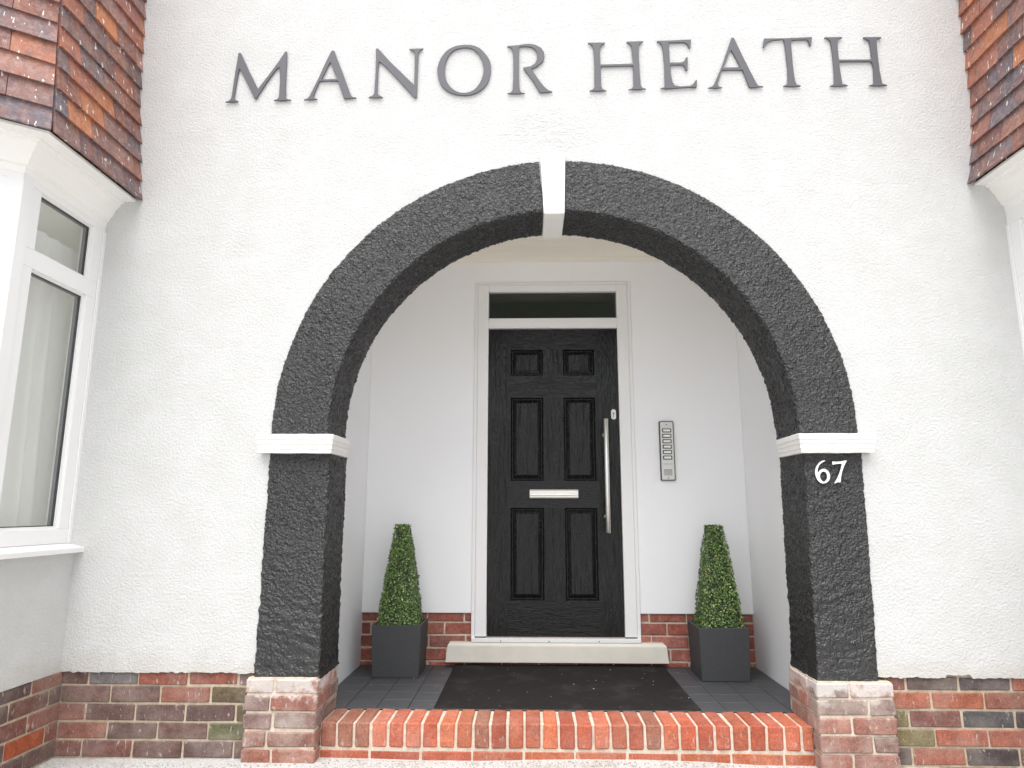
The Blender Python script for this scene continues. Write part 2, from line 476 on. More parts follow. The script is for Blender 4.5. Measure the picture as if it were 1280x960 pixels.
# ------------------------------------------------------------------ black arch, pillars (swept, really rough)
def sweep_black(name, path, W, y_front, label=None, coarse=None, endcaps=True):
    """path: list of (x, z, ox, oz): inner-edge point and outward direction"""
    prof = []
    step = 0.0062
    y = TB
    while y > y_front + 0.014: prof.append((0.0, y, (-1, 0))); y -= step
    R = 0.014
    for k in range(1, 6):
        a = k / 5 * math.pi / 2
        prof.append((R - R * math.cos(a), y_front + R - R * math.sin(a), (-math.cos(a), -math.sin(a))))
    o = R + step
    while o < W - 0.008: prof.append((o, y_front, (0, -1))); o += step
    for k in range(0, 5):
        a = k / 4 * math.pi / 2
        prof.append((W - 0.008 + 0.008 * math.sin(a), y_front + 0.008 - 0.008 * math.cos(a), (math.sin(a), -math.cos(a))))
    prof.append((W, 0.01, (1, 0)))
    mb = MB(); npf = len(prof)
    for (x, z, ox, oz) in path:
        for (o, y, nn) in prof:
            px, pz = x + ox * o, z + oz * o
            s = Vector((px, y, pz))
            if coarse and z < 1.3:
                kf = min(1.0, max(0.0, (1.15 - pz) / 0.5))
            else: kf = 0.0
            n1 = (abs(noise.noise(s * 54)) - 0.2) * 0.0085
            n1b = noise.noise(s * 110 + Vector((3, 1, 2))) * 0.0026
            n2 = noise.noise(s * 22 + Vector((5, 0, 0))) * 0.0020
            n3 = (noise.noise(Vector((px * 20, y * 20, pz * 34 + px * 6)) + Vector((9, 3, 1))) + 0.7 * noise.noise(Vector((px * 42 + pz * 20, y * 40, pz * 46)))) * 0.0046 * kf
            n4 = noise.noise(s * 5) * 0.0035
            d = n1 * (1 - 0.45 * kf) + n1b * (1 - 0.5 * kf) + n2 + n3 + n4
            mb.v.append((px + nn[0] * d * ox, y + nn[1] * d, pz + nn[0] * d * oz))
    for i in range(len(path) - 1):
        for j in range(npf - 1):
            a = i * npf + j
            mb.f.append((a, a + npf, a + npf + 1, a + 1)); mb.c.append((1, 1, 1, 1)); mb.m.append(0)
    if endcaps:
        for i in (0, len(path) - 1):
            mb.f.append(tuple(i * npf + j for j in range(npf))); mb.c.append((1, 1, 1, 1)); mb.m.append(0)
    ob = H(mb.build(name, M['black'], smooth=True, fix=False))
    me = ob.data; 
    me.flip_normals() if False else None
    return ob

def lerp(a, b, t): return a + (b - a) * t
st = 0.006
# pillars: (inner x bottom, inner x top, width bottom, width top)
def pillar(xb, xt, wb, wt, sgn, name):
    zb, zt = 0.338, 1.335
    n = int((zt - zb) / st)
    path = []
    for i in range(n + 1):
        t = i / n
        # splay at the foot handled by scaling the outward vector
        flare = 0.012 * max(0, 1 - t / 0.06) ** 2
        x = lerp(xb, xt, t) + sgn * -flare * 0.6
        w = lerp(wb, wt, t) / 0.285
        path.append((x, lerp(zb, zt, t), sgn * w, 0.0))
    return sweep_black(name, path, 0.285, -0.022, coarse=True)
pl = pillar(-0.927, -0.926, 0.290, 0.283, -1, 'pillar')
pr = pillar(1.250, 1.262, 0.262, 0.266, 1, 'pillar')
tag(pl, 'left black pillar with smoother trowel marks near its foot'); tag(pr, 'right black pillar carrying the house number')
KW0, KW1 = 0.062, 0.06          # keystone half widths (visual)
def arch_path(sgn):
    # from the spring up to the keystone; keystone covers x in [0.083, 0.183]
    path = []
    z = 1.40
    R = RI
    while z < ZS: path.append((XC + sgn * R, z, sgn, 0.0)); z += st
    xk = 0.128 + sgn * 0.052
    a_end = math.acos((xk - XC) * sgn / R) if True else 0
    n = int(R * a_end / (st * 0.9))
    for i in range(n + 1):
        a = a_end * i / n
        path.append((XC + sgn * R * math.cos(a), ZS + R * math.sin(a), sgn * math.cos(a), math.sin(a)))
    return path
for sg, lb in ((-1, 'left half of the black arch ring'), (1, 'right half of the black arch ring')):
    o = sweep_black('arch_ring', arch_path(sg), RO - RI, -0.022)
    o['label'] = lb

# keystone: tapered white block through the ring
kb = MB()
def kz(h, x0, x1, y0, y1):
    return [(x0, y0, h), (x1, y0, h), (x1, y1, h), (x0, y1, h)]
kb.hexa(kz(2.506, 0.079, 0.182, -0.034, TB + 0.004) + kz(2.836, 0.063, 0.190, -0.028, 0.06))
ks = H(kb.build('keystone', M['gloss_white']))
bv = ks.modifiers.new('b', 'BEVEL'); bv.width = 0.006; bv.segments = 2; bv.limit_method = 'ANGLE'

# imposts: ribbed white bands wrapping front and reveal
def impost(x_in, x_out, sgn, name='impost'):
    mb = MB()
    zb, zt = 1.327, 1.414
    # profile (projection, z)
    prof = [(0.0, zb), (0.030, zb + 0.001), (0.031, zb + 0.018), (0.036, zb + 0.020), (0.036, zb + 0.040), (0.042, zb + 0.043), (0.042, zb + 0.060), (0.048, zb + 0.063), (0.048, zt - 0.003), (0.044, zt), (0.0, zt)]
    xi = x_in
    # path corners: outer end at the wall, outer front, inner front, inner back
    def pt(o, k):
        # o projection
        yfr = -0.024 - o
        if k == 0: return (x_out + sgn * (o * 0.3), 0.0)
        if k == 1: return (x_out + sgn * (o * 0.3), yfr)
        if k == 2: return (xi - sgn * (o * 0.62), yfr)
        if k == 3: return (xi - sgn * (o * 0.62), TB - 0.06)
        if k == 4: return (xi + sgn * 0.05, TB - 0.06)
    N = len(prof)
    # subdivide straight runs for a slightly wavy hand-run look
    stations = []
    for k in range(4):
        nseg = 14 if k in (1, 2) else 2
        for i in range(nseg):
            stations.append((k, i / nseg))
    stations.append((4, 0.0))
    for (k, t) in stations:
        for (o, z) in prof:
            a = pt(o, k); b = pt(o, min(4, k + 1))
            x, y = lerp(a[0], b[0], t), lerp(a[1], b[1], t)
            wv = 0.0022 * noise.noise((x * 12, y * 12, 4)) + 0.001 * noise.noise((x * 60, y * 50, z * 30))
            if k == 3 or k == 0: wv = 0
            mb.v.append((x, y, z + wv * 1.2))
    for i in range(len(stations) - 1):
        for j in range(N - 1):
            a = i * N + j
            mb.f.append((a, a + N, a + N + 1, a + 1)); mb.c.append((1, 1, 1, 1)); mb.m.append(0)
    mb.f.append(tuple(range(N))); mb.c.append((1, 1, 1, 1)); mb.m.append(0)
    return H(mb.build(name, M['gloss_white']))
tag(impost(-0.930, -1.245, -1), 'left ribbed white impost band'); tag(impost(1.258, 1.560, 1), 'right ribbed white impost band')

# ------------------------------------------------------------------ brick piers under the pillars
def pier(x0, x1, sgn):
    # x0<x1, inner side is x1 for left (sgn -1), x0 for right
    mb = MB()
    yfr = -0.046
    core = 0.007
    ytb = TB + 0.015
    mb.box((x0 + core, yfr + core, -0.1), (x1 - core, ytb, 0.344), (1, 1, 1, 1), 1)
    rows = []
    zt = 0.345
    r = 0
    tops = [0.345, 0.299 - 0.0, 0.224, 0.149, 0.074, -0.001]
    tops = [0.345, 0.277, 0.205, 0.131, 0.058, -0.02]
    for k in range(5):
        a, b = tops[k + 1], tops[k]
        split = (0.42 if k % 2 == 0 else 0.66) + random.uniform(-.02, .02)
        if sgn < 0: split = 1 - split if k % 2 else split
        xs = lerp(x0, x1, split)
        for xa, xb in ((x0, xs - 0.005), (xs + 0.005, x1)):
            # corner brick reaches round into the reveal
            mb.box((xa, yfr, a + 0.005), (xb, yfr + 0.10, b - 0.005), brick_col('pier'), 0, 0.005, 0.003)
        # return face
        yy = yfr + 0.108
        ph = 0.105 if k % 2 else 0.215
        xin = (x1 - 0.09, x1) if sgn < 0 else (x0, x0 + 0.09)
        while yy < ytb - 0.02:
            y2 = min(yy + ph - 0.01, ytb)
            mb.box((xin[0], yy, a + 0.005), (xin[1], y2, b - 0.005), brick_col('pier'), 0, 0.005, 0.003)
            yy = y2 + 0.01; ph = 0.215 if ph < 0.2 else 0.105
    return H(mb.build('brick_pier', [M['pier'], M['mortar_pale']]))
tag(pier(-1.240, -0.922, -1), 'left brick pier with limewash stains under the black pillar'); tag(pier(1.232, 1.560, 1), 'right brick pier with a redder second course')

# ------------------------------------------------------------------ brick plinths either side
tops = [0.362, 0.299, 0.224, 0.149, 0.074, -0.001, -0.076]
def rows_for(ph_odd, ph_even):
    return [(tops[k + 1], tops[k], ph_odd if k % 2 == 0 else ph_even, 0.225) for k in range(6)]
GREEN = lin(112, 106, 72); GREEN2 = lin(128, 112, 66)
pm = MB()
def spL(x, r):
    if r in (1, 2) and x > -1.33: return lin(108, 96, 76)
    if r == 3 and -1.46 < x < -1.24: return lin(104, 104, 74)
    if r == 0 and -2.0 < x < -1.76: return lin(120, 116, 116)
    if r == 0 and -1.76 < x < -1.3: return lin(150, 92, 78)
brick_run(pm, (0, 0, 0), (1, 0, 0), (0, -1, 0), -2.10, -1.235, rows_for(-1.744, -1.638), 'dark', special=spL)
pm.box((-2.12, 0.006, -0.1), (-1.23, 0.06, 0.37), (1, 1, 1, 1), 1)
H(pm.build('brick_plinth', [M['brick'], M['mortar']]))
pm = MB()
def spR(x, r):
    if r == 2 and x < 1.65: return lin(112, 102, 66)
    if r == 3 and x < 1.68: return lin(120, 108, 70)
    if r == 1 and x < 1.95: return lin(170, 104, 82)
    if r == 2 and 1.86 < x < 2.1: return lin(84, 82, 84)
    if r == 0 and 1.62 < x < 1.87: return lin(108, 94, 90)
brick_run(pm, (0, 0, 0), (1, 0, 0), (0, -1, 0), 1.555, 2.36, rows_for(1.862, 1.74), 'mixed', special=spR)
pm.box((1.55, 0.006, -0.1), (2.40, 0.06, 0.37), (1, 1, 1, 1), 1)
H(pm.build('brick_plinth', [M['brick'], M['mortar']]))

# ------------------------------------------------------------------ porch interior
pw = MB()
pw.box((-1.025 - 0.05, TB, FL - 0.02), (-1.025, P + 0.02, 2.70))
H(pw.build('porch_side_wall', M['cladding']))
pw = MB()
pw.box((1.357, TB, FL - 0.02), (1.357 + 0.05, P + 0.02, 2.70))
H(pw.build('porch_side_wall', M['cladding']))
pb = MB()
pb.box((-1.024, P, 0.4535), (-0.352, P + 0.03, 2.70)); pb.box((0.676, P, 0.4535), (1.356, P + 0.03, 2.70))
pb.box((-0.352, P, 2.556), (0.676, P + 0.03, 2.70))
H(pb.build('porch_back_wall', M['cladding']))
pc = MB()
y = TB - 0.02
while y < P + 0.02:
    pc.box((-1.03, y + 0.002, 2.701), (1.36, y + 0.098, 2.72), bev=0.002); y += 0.10
pc.box((-1.04, TB - 0.03, 2.722), (1.37, P + 0.05, 2.76))
H(pc.build('porch_ceiling', M['ceil']))
rb = MB()
rr = [(0.397, 0.4525, 0.055, 0.225), (0.322, 0.397, 0.16, 0.225), (0.247, 0.322, 0.065, 0.225), (0.172, 0.247, 0.175, 0.225), (0.12, 0.172, 0.06, 0.225)]
brick_run(rb, (0, P + 0.012, 0), (1, 0, 0), (0, -1, 0), -1.024, 1.356, rr, 'red')
rb.box((-1.024, P + 0.018, 0.1), (1.356, P + 0.06, 0.455), (1, 1, 1, 1), 1)
H(rb.build('porch_brickwork', [M['redbrick'], M['mortar_pale']]))
# tiny corner fillet of mortar
# floor tiles
ft = MB()
ft.box((-1.03, 0.235, FL - 0.03), (1.36, P + 0.03, FL - 0.003), (1, 1, 1, 1), 1)
yy = 0.241
while yy < P:
    xx = -1.024
    while xx < 1.355:
        x2 = min(xx + 0.1485, 1.355); y2 = min(yy + 0.1485, P + 0.02)
        k = random.uniform(0.85, 1.12)
        ft.box((xx + 0.001, yy + 0.001, FL - 0.02), (x2 - 0.001, y2 - 0.001, FL + random.uniform(-0.0008, 0.0008)), (k, k, k, 1), 0, 0.0015)
        xx += 0.15
    yy += 0.15
o = ft.build('porch_floor', [M['slate'], M['grout']])
tag(o, kind='structure')

# ------------------------------------------------------------------ brick step (rowlock edge on a stretcher course)
sb = MB()
x = -0.918; i = 0
while x < 1.228:
    x2 = min(x + 0.0642, 1.231)
    c = brick_col('step')
    if i < 3 or i in (9, 19): c = lin(160, 104, 84)
    sb.box((x, 0.024 + random.uniform(-.002, .002), 0.045), (x2, 0.238, FL + random.uniform(-.0015, .0015)), c, 0, 0.006, 0.0018)
    x += 0.0752; i += 1
brick_run(sb, (0, 0.028, 0), (1, 0, 0), (0, -1, 0), -0.918, 1.231, [(-0.045, 0.036, -0.7, 0.225)], 'step', depth=0.09)
sb.box((-0.922, 0.031, -0.1), (1.233, 0.236, FL - 0.006), (1, 1, 1, 1), 1)
o = sb.build('brick_step', [M['stepbrick'], M['mortar_pale']], origin=(XC, 0.13, 0))
tag(o, 'orange red brick step laid on edge across the foot of the arch', 'step')

# ------------------------------------------------------------------ bays
def offset_poly(pts, d):
    """outward offset of an open polyline by d (miter); outward = left-hand normal per segment supplied via sign in pts order"""
    out = []
    n = len(pts)
    seg = []
    for i in range(n - 1):
        a, b = Vector(pts[i]), Vector(pts[i + 1]); t = (b - a).normalized()
        seg.append((t, Vector((t.y, -t.x)) * SG))
    for i in range(n):
        if i == 0: out.append(Vector(pts[0]) + seg[0][1] * d)
        elif i == n - 1: out.append(Vector(pts[-1]) + seg[-1][1] * d)
        else:
            n1, n2 = seg[i - 1][1], seg[i][1]
            m = (n1 + n2).normalized()
            out.append(Vector(pts[i]) + m * (d / max(0.2, m.dot(n1))))
    return out

def bay(side):
    """side -1 left bay, +1 right bay"""
    global SG
    if side < 0:
        x0 = -2.12; dz = 0.0; toff = 0.150
    else:
        x0 = 2.33; dz = 0.043; toff = 0.143
    s = side
    A = (x0, 0.0); B = (x0, -0.575)
    C = (x0 + s * 0.60, -0.575 - 0.43); D = (C[0] + s * 1.25, C[1]); E = (D[0] + s * 0.60, B[1]); F = (E[0], 0.0)
    PL = [A, B, C, D, E, F]
    # outward normal of A->B: for the left bay it is +x
    t = (Vector(B) - Vector(A)).normalized()
    SG = 1.0
    if (Vector((t.y, -t.x))).x * (-s) < 0: SG = -1.0
    nseg = 5
    def ring(mb, d0, z0, d1, z1, col=(1, 1, 1, 1), mi=0, segs=range(5)):
        a = offset_poly(PL, d0); b = offset_poly(PL, d1)
        for i in segs:
            mb.quad([(a[i].x, a[i].y, z0), (a[i + 1].x, a[i + 1].y, z0), (b[i + 1].x, b[i + 1].y, z1), (b[i].x, b[i].y, z1)], col, mi)
    def solid(mb, prof, col=(1, 1, 1, 1), mi=0):
        for k in range(len(prof)):
            p, q = prof[k], prof[(k + 1) % len(prof)]
            ring(mb, p[0], p[1], q[0], q[1], col, mi)
        for e in (0, 5):
            pts = [offset_poly(PL, d)[e] for d, z in prof]
            mb.quad([(pp.x, pp.y, z) for pp, (d, z) in zip(pts, prof)], col, mi)
    # rendered bay wall below the sill
    wb = MB()
    solid(wb, [(0.030, 0.358), (0.030, 0.874), (-0.12, 0.874), (-0.12, 0.358)])
    root = H(wb.build('bay_window', M['render']))
    root['label'] = 'left tiled bay window with curtain' if s < 0 else 'right tiled bay window, only its edge in view'
    inv = root.matrix_world.inverted() if False else None
    def ch(o):
        o.parent = root
        return o
    # plinth brickwork
    pb = MB()
    QQ = offset_poly(PL, 0.034)
    for i in range(5):
        a, b = QQ[i], QQ[i + 1]
        if i == 0: b = b + Vector((s * 0.018, 0))
        if i == 1: a = a + Vector((s * 0.018, 0))
        L = (b - a).length
        u = (b - a).normalized(); nn = Vector((u.y, -u.x)) * SG
        rr = [(tops[k + 1], tops[k], 0.07 if k % 2 else 0.18, 0.225) for k in range(6)]
        def sp(x, r):
            if i == 0 and r == 3 and x > 0.1 and x < 0.2: return lin(176, 92, 62)
        brick_run(pb, (a.x, a.y, 0), (u.x, u.y, 0), (nn.x, nn.y, 0), 0.0, L, rr, 'dark' if s < 0 else 'mixed', special=sp)
        m = a - nn * 0.006; mm = b - nn * 0.006; m2 = a - nn * 0.05; mm2 = b - nn * 0.05
        pb.hexa([(m.x, m.y, -0.1), (mm.x, mm.y, -0.1), (mm2.x, mm2.y, -0.1), (m2.x, m2.y, -0.1), (m.x, m.y, 0.366), (mm.x, mm.y, 0.366), (mm2.x, mm2.y, 0.366), (m2.x, m2.y, 0.366)], (1, 1, 1, 1), 1)
    ch(pb.build('brick_plinth', [M['brick'], M['mortar']]))
    # sill
    sl = MB()
    solid(sl, [(0.074, 0.878), (0.076, 0.899), (0.0, 0.917), (-0.06, 0.917), (-0.06, 0.878)])
    ch(sl.build('sill', M['upvc']))
    # crown moulding under the tiles
    fm = MB()
    T = toff - 0.012
    solid(fm, [(T, 2.600 + dz), (T, 2.612 + dz), (-0.03, 2.612 + dz), (-0.03, 2.462 + dz), (0.002, 2.462 + dz), (0.004, 2.492 + dz), (0.016, 2.496 + dz), (0.018, 2.508 + dz), (0.028, 2.520 + dz), (0.040, 2.548 + dz), (0.058, 2.572 + dz), (0.064, 2.586 + dz), (0.078, 2.590 + dz), (0.080, 2.600 + dz)])
    ch(fm.build('crown_moulding', M['cream']))
    # frames: bottom rail, transom, head, posts
    fr = MB(); beads = MB(); spc = MB()
    zb0, zb1, zt0, zt1, zh0, zh1 = 0.918, 0.985, 2.083, 2.163, 2.432, 2.47 + dz
    pf = offset_poly(PL, 0.0); pi = offset_poly(PL, -0.065)
    panes = []
    def slab(mb, i, u0, u1, z0, z1, d0, d1, mi=0, bev=0):
        a, b = Vector(PL[i]), Vector(PL[i + 1]); t = (b - a).normalized(); nn = Vector((t.y, -t.x)) * SG
        q = []
        for z in (z0, z1):
            for (u, d) in ((u0, d0), (u1, d0), (u1, d1), (u0, d1)):
                p = a + t * u + nn * d; q.append((p.x, p.y, z))
        mb.hexa(q, (1, 1, 1, 1), mi)
    for i in range(5):
        L = (Vector(PL[i + 1]) - Vector(PL[i])).length
        e0 = 0.095 if i in (0,) else 0.115; e1 = 0.095 if i == 4 else 0.115
        cols = [(e0, L - e1)]
        if i == 2: cols = [(e0, L / 2 - 0.04), (L / 2 + 0.04, L - e1)]
        us = [0.0 - (0.0 if i == 0 else 0.0)]
        # rails across the facet
        for (z0, z1) in ((zb0, zb1), (zt0, zt1), (zh0, zh1)):
            slab(fr, i, 0.0, L, z0, z1, -0.0, -0.065)
        edges = [0.0] + [c for cc in cols for c in cc] + [L]
        for k in range(0, len(edges), 2):
            for (z0, z1) in ((zb1, zt0), (zt1, zh0)):
                slab(fr, i, edges[k], edges[k + 1], z0, z1, 0.0, -0.065)
        for (u0, u1) in cols:
            for (z0, z1) in ((zb1, zt0), (zt1, zh0)):
                bw = 0.010
                # glazing bead, stepped back
                for (a0, a1, c0, c1) in ((u0, u1, z0, z0 + bw), (u0, u1, z1 - bw, z1), (u0, u0 + bw, z0 + bw, z1 - bw), (u1 - bw, u1, z0 + bw, z1 - bw)):
                    slab(beads, i, a0, a1, c0, c1, -0.012, -0.020)
                # black gasket then grey spacer
                g0, g1, h0, h1 = u0 + bw * 0.6, u1 - bw * 0.6, z0 + bw * 0.6, z1 - bw * 0.6
                for (a0, a1, c0, c1) in ((g0, g1, h0, h0 + .008), (g0, g1, h1 - .008, h1), (g0, g0 + .008, h0 + .008, h1 - .008), (g1 - .008, g1, h0 + .008, h1 - .008)):
                    slab(spc, i, a0, a1, c0, c1, -0.0205, -0.030, 0)
                    slab(spc, i, a0, a1, c0, c1, -0.031, -0.046, 1)
                panes.append((i, u0 + bw * 0.6, u1 - bw * 0.6, z0 + bw * 0.6, z1 - bw * 0.6))
    # corner posts proud by a few mm (cover trims)
    o = ch(fr.build('window_frame', M['upvc']))
    bv = o.modifiers.new('b', 'BEVEL'); bv.width = 0.003; bv.segments = 2
    ch(beads.build('glazing_bead', M['upvc'])); ch(spc.build('gasket', [M['gasket'], M['spacer']]))
    for (i, u0, u1, z0, z1) in panes:
        gm = MB(); slab(gm, i, u0, u1, z0, z1, -0.0225, -0.0265)
        ch(gm.build('pane', M['glass']))
    # end trim between frame and wall
    tr = MB(); slab(tr, 0, 0.0, 0.03, zb0, zh0, 0.008, 0.0015)
    for i in (0, 1):
        L = (Vector(PL[i + 1]) - Vector(PL[i])).length
        if i == 0: slab(tr, i, L - 0.055, L + 0.002, zb0, zh0, 0.006, 0.0015)
        else: slab(tr, i, -0.002, 0.055, zb0, zh0, 0.006, 0.0015)
    ch(tr.build('cover_trim', M['upvc']))
    # tile hanging
    tm = MB()
    gauge = 0.1035; z = 2.606 + dz; k = 0
    pal = [(148, 98, 84), (156, 98, 80), (134, 94, 86), (112, 96, 98), (104, 96, 104), (158, 104, 84), (142, 94, 86), (126, 90, 86), (182, 116, 80), (146, 108, 98), (134, 104, 100), (110, 92, 92)]
    def off(zz):
        h = zz - (2.606 + dz)
        if s < 0: return toff - 0.052 * min(1, h / 0.5) - 0.045 * max(0, min(1, (h - 0.4) / 0.9))
        return toff - 0.062 * min(1.0, (h / 0.40)) ** 0.8 - 0.006 * max(0, h - 0.4)
    while z < 4.6:
        lo = offset_poly(PL, off(z)); hi = offset_poly(PL, off(z + 0.15))
        for i in range(5):
            L = (lo[i + 1] - lo[i]).length
            t = (lo[i + 1] - lo[i]).normalized(); nn = Vector((t.y, -t.x)) * SG
            tw = 0.166
            u = -tw * (0.5 if (k + i) % 2 else 0.0) - random.uniform(0, 0.01)
            if i == 1: u = -tw * (0.35 if k % 2 else 0.0)
            first = i >= 1
            if first: u = 0.0
            while u < L - 0.002:
                tq = (0.158 if k % 2 else 0.250) if first else tw
                first = False
                u0, u1 = max(u, 0.0), min(u + tq - 0.0025, L)
                u += tq
                if u1 - u0 < 0.012: continue
                f0, f1 = u0 / L, u1 / L
                col = random.choice(pal)
                if k == 0 and random.random() < 0.6: col = (104, 90, 96)
                kk = random.uniform(0.9, 1.1); col = lin(*[min(255, c * kk) for c in col])
                j = [random.uniform(-0.0022, 0.0022) for _ in range(6)]
                th = 0.0155; pr_ = 0.024
                def P3(ring_, f, out_, zz):
                    p = ring_[i].lerp(ring_[i + 1], f) + nn * out_; return (p.x, p.y, zz)
                zlo_ = z; zhi = z + 0.15
                e0 = 0.0; e1 = 0.0
                # extend outer faces at mitres so neighbouring facets meet
                x0e = -0.006 if f0 > 0 or i == 0 else 0; 
                q = [P3(lo, f0, pr_ + j[0], zlo_ + j[4]), P3(lo, f1, pr_ + j[1], zlo_ + j[5]), P3(lo, f1, pr_ + j[1] - th, zlo_ + j[5] + .001), P3(lo, f0, pr_ + j[0] - th, zlo_ + j[4] + .001),
                     P3(hi, f0, 0.003, zhi), P3(hi, f1, 0.003, zhi), P3(hi, f1, 0.003 - th, zhi), P3(hi, f0, 0.003 - th, zhi)]
                tm.hexa(q, col)
        z += gauge; k += 1
    # backing so no light shows between tiles
    zz = 2.613 + dz
    while zz < 4.6:
        ring(tm, off(zz) - 0.016, zz, off(zz + 0.2) - 0.016, zz + 0.2, lin(60, 40, 34)); zz += 0.2
    ch(tm.build('hanging_tiles', M['tile'], fix=False))
    # bay floor / ceiling inside
    ins = offset_poly(PL, -0.066)
    ip = MB()
    ip.quad([(p.x, p.y, 2.455) for p in ins]); ip.quad([(p.x, p.y, 0.90) for p in ins])
    # interior room box (plastered)
    xa, xb = (x0 + 0.9, F[0] - 0.5) if s < 0 else (x0 - 0.9, F[0] + 0.5)
    xi0 = x0 + s * 0.066; xi1 = F[0] - s * 0.066
    y0_, y1_ = 0.10, 3.2; zf, zc = 0.30, 2.46
    ip.quad([(xa, y1_, zf), (xb, y1_, zf), (xb, y1_, zc), (xa, y1_, zc)])
    ip.quad([(xa, y0_, zf), (xa, y1_, zf), (xa, y1_, zc), (xa, y0_, zc)])
    ip.quad([(xb, y0_, zf), (xb, y1_, zf), (xb, y1_, zc), (xb, y0_, zc)])
    ip.quad([(xa, y0_, zf), (xb, y0_, zf), (xb, y1_, zf), (xa, y1_, zf)])
    ip.quad([(xa, y0_, zc), (xb, y0_, zc), (xb, y1_, zc), (xa, y1_, zc)])
    for (p, q) in ((xa, xi0), (xi1, xb)):
        ip.quad([(p, y0_, zf), (q, y0_, zf), (q, y0_, zc), (p, y0_, zc)])
    ip.quad([(xi0, y0_, zf), (xi1, y0_, zf), (xi1, y0_, 0.90), (xi0, y0_, 0.90)])
    for p in (xi0, xi1): ip.quad([(p, 0.0, 0.88), (p, y0_, 0.88), (p, y0_, 2.47), (p, 0.0, 2.47)])
    for zq in (0.9, 2.455): ip.quad([(xi0, 0.0, zq), (xi1, 0.0, zq), (xi1, y0_, zq), (xi0, y0_, zq)])
    ch(ip.build('room_wall', M['plaster'], fix=False))
    return root
SG = 1.0
bay(-1)
bay(1)

# curtain inside the left bay, gathered at the corner post
def curtain(x, ya, yb, z0, z1, folds, amp, label, seed):
    mb = MB(); n = 120; m = 24
    for j in range(m + 1):
        t = j / m; z = z1 + (z0 - z1) * t
        for i in range(n + 1):
            u = i / n
            ph = u * folds * 2 * math.pi
            a = amp * (0.35 + 0.65 * t) * (0.7 + 0.3 * math.sin(3 * u * 6.28 + seed)) * (1.0 if u < 0.5 else max(0.25, 1.0 - (u - 0.5) * 1.8))
            yy = ya + (yb - ya) * u * (1 + 0.10 * t) + 0.006 * math.sin(ph * 0.5 + 2 * t)
            xx = x + a * math.sin(ph + 0.35 * math.sin(2.2 * t + seed) + seed)
            mb.v.append((xx, yy, z))
    for j in range(m):
        for i in range(n):
            a = j * (n + 1) + i
            mb.f.append((a, a + 1, a + n + 2, a + n + 1)); mb.c.append((1, 1, 1, 1)); mb.m.append(0)
    o = mb.build('curtain', M['curtain'], smooth=True, fix=False, origin=(x, (ya + yb) / 2, z0))
    tag(o, label, 'curtain')
curtain(-2.245, -0.66, 0.40, 0.915, 2.33, 11, 0.024, 'pale grey full length curtain hanging behind the left bay window', 0.6)

# ------------------------------------------------------------------ front door (part of the house)
LX0, LX1, LZ0, LZ1 = -0.2555, 0.5765, 0.3165, 2.2365
yl = P + 0.006
dm = MB()
xs = [LX0, -0.1305, -0.113, 0.0955, 0.2265, 0.428, 0.4465, LX1]
zs = [LZ0, 0.526, 1.083, 1.251, 1.783, 1.928, 2.100, LZ1]
panel_rows = {1: 1, 3: 3, 5: 5}
def isp(ci, ri): return ci in (2, 4) and ri in (1, 3, 5)
xsb = [LX0, -0.132, -0.113, 0.0955, 0.2265, 0.428, 0.447, LX1]
cells_x = [(LX0, -0.132, 's'), (-0.132, -0.113, 'e'), (-0.113, 0.0955, 'p'), (0.0955, 0.2265, 'm'), (0.2265, 0.428, 'p'), (0.428, 0.447, 'e'), (0.447, LX1, 's')]
for (xa, xb, tx) in cells_x:
    for ri in range(7):
        za, zb = zs[ri], zs[ri + 1]
        rail = ri in (0, 2, 4, 6)
        if tx == 'p' and not rail: continue
        mi = 1 if (rail and tx != 's') else 0
        dm.quad([(xa, yl, za), (xb, yl, za), (xb, yl, zb), (xa, yl, zb)], mi=mi)
def panel(mb, x0, x1, z0, z1, y, mi=0, small=False):
    w = 0.030 if not small else 0.030
    loops = [(0.0, 0.0), (0.003, 0.009), (0.009, 0.017), (0.013, 0.017), (0.013 + w * 0.72, 0.0025), (0.016 + w * 0.72, 0.0008)]
    prev = None
    for (d, dy) in loops:
        cur = [(x0 + d, y + dy, z0 + d), (x1 - d, y + dy, z0 + d), (x1 - d, y + dy, z1 - d), (x0 + d, y + dy, z1 - d)]
        if prev:
            for k in range(4):
                mb.quad([prev[k], prev[(k + 1) % 4], cur[(k + 1) % 4], cur[k]], mi=mi)
        prev = cur
    mb.quad(prev, mi=mi)
for (xa, xb) in ((-0.113, 0.0955), (0.2265, 0.428)):
    for (ri, sm) in ((1, False), (3, False), (5, True)):
        panel(dm, xa, xb, zs[ri], zs[ri + 1], yl, 0, sm)
# slab sides/back
dm.box((LX0, yl + 0.0185, LZ0), (LX1, yl + 0.05, LZ1))
for q in ([(LX0, yl, LZ0), (LX0, yl, LZ1), (LX0, yl + .0185, LZ1), (LX0, yl + .0185, LZ0)], [(LX1, yl, LZ0), (LX1, yl, LZ1), (LX1, yl + .0185, LZ1), (LX1, yl + .0185, LZ0)],
          [(LX0, yl, LZ0), (LX1, yl, LZ0), (LX1, yl + .0185, LZ0), (LX0, yl + .0185, LZ0)], [(LX0, yl, LZ1), (LX1, yl, LZ1), (LX1, yl + .0185, LZ1), (LX0, yl + .0185, LZ1)]):
    dm.quad(q)
# fine joints between stiles and rails
for zz in (0.526, 1.083, 1.251, 1.783, 1.928, 2.100):
    pass
door = H(dm.build('front_door', [M['grain_v'], M['grain_h']], fix=False))
tag(door, 'black six panelled door with wood grain')
def D(o): o.parent = door; return o
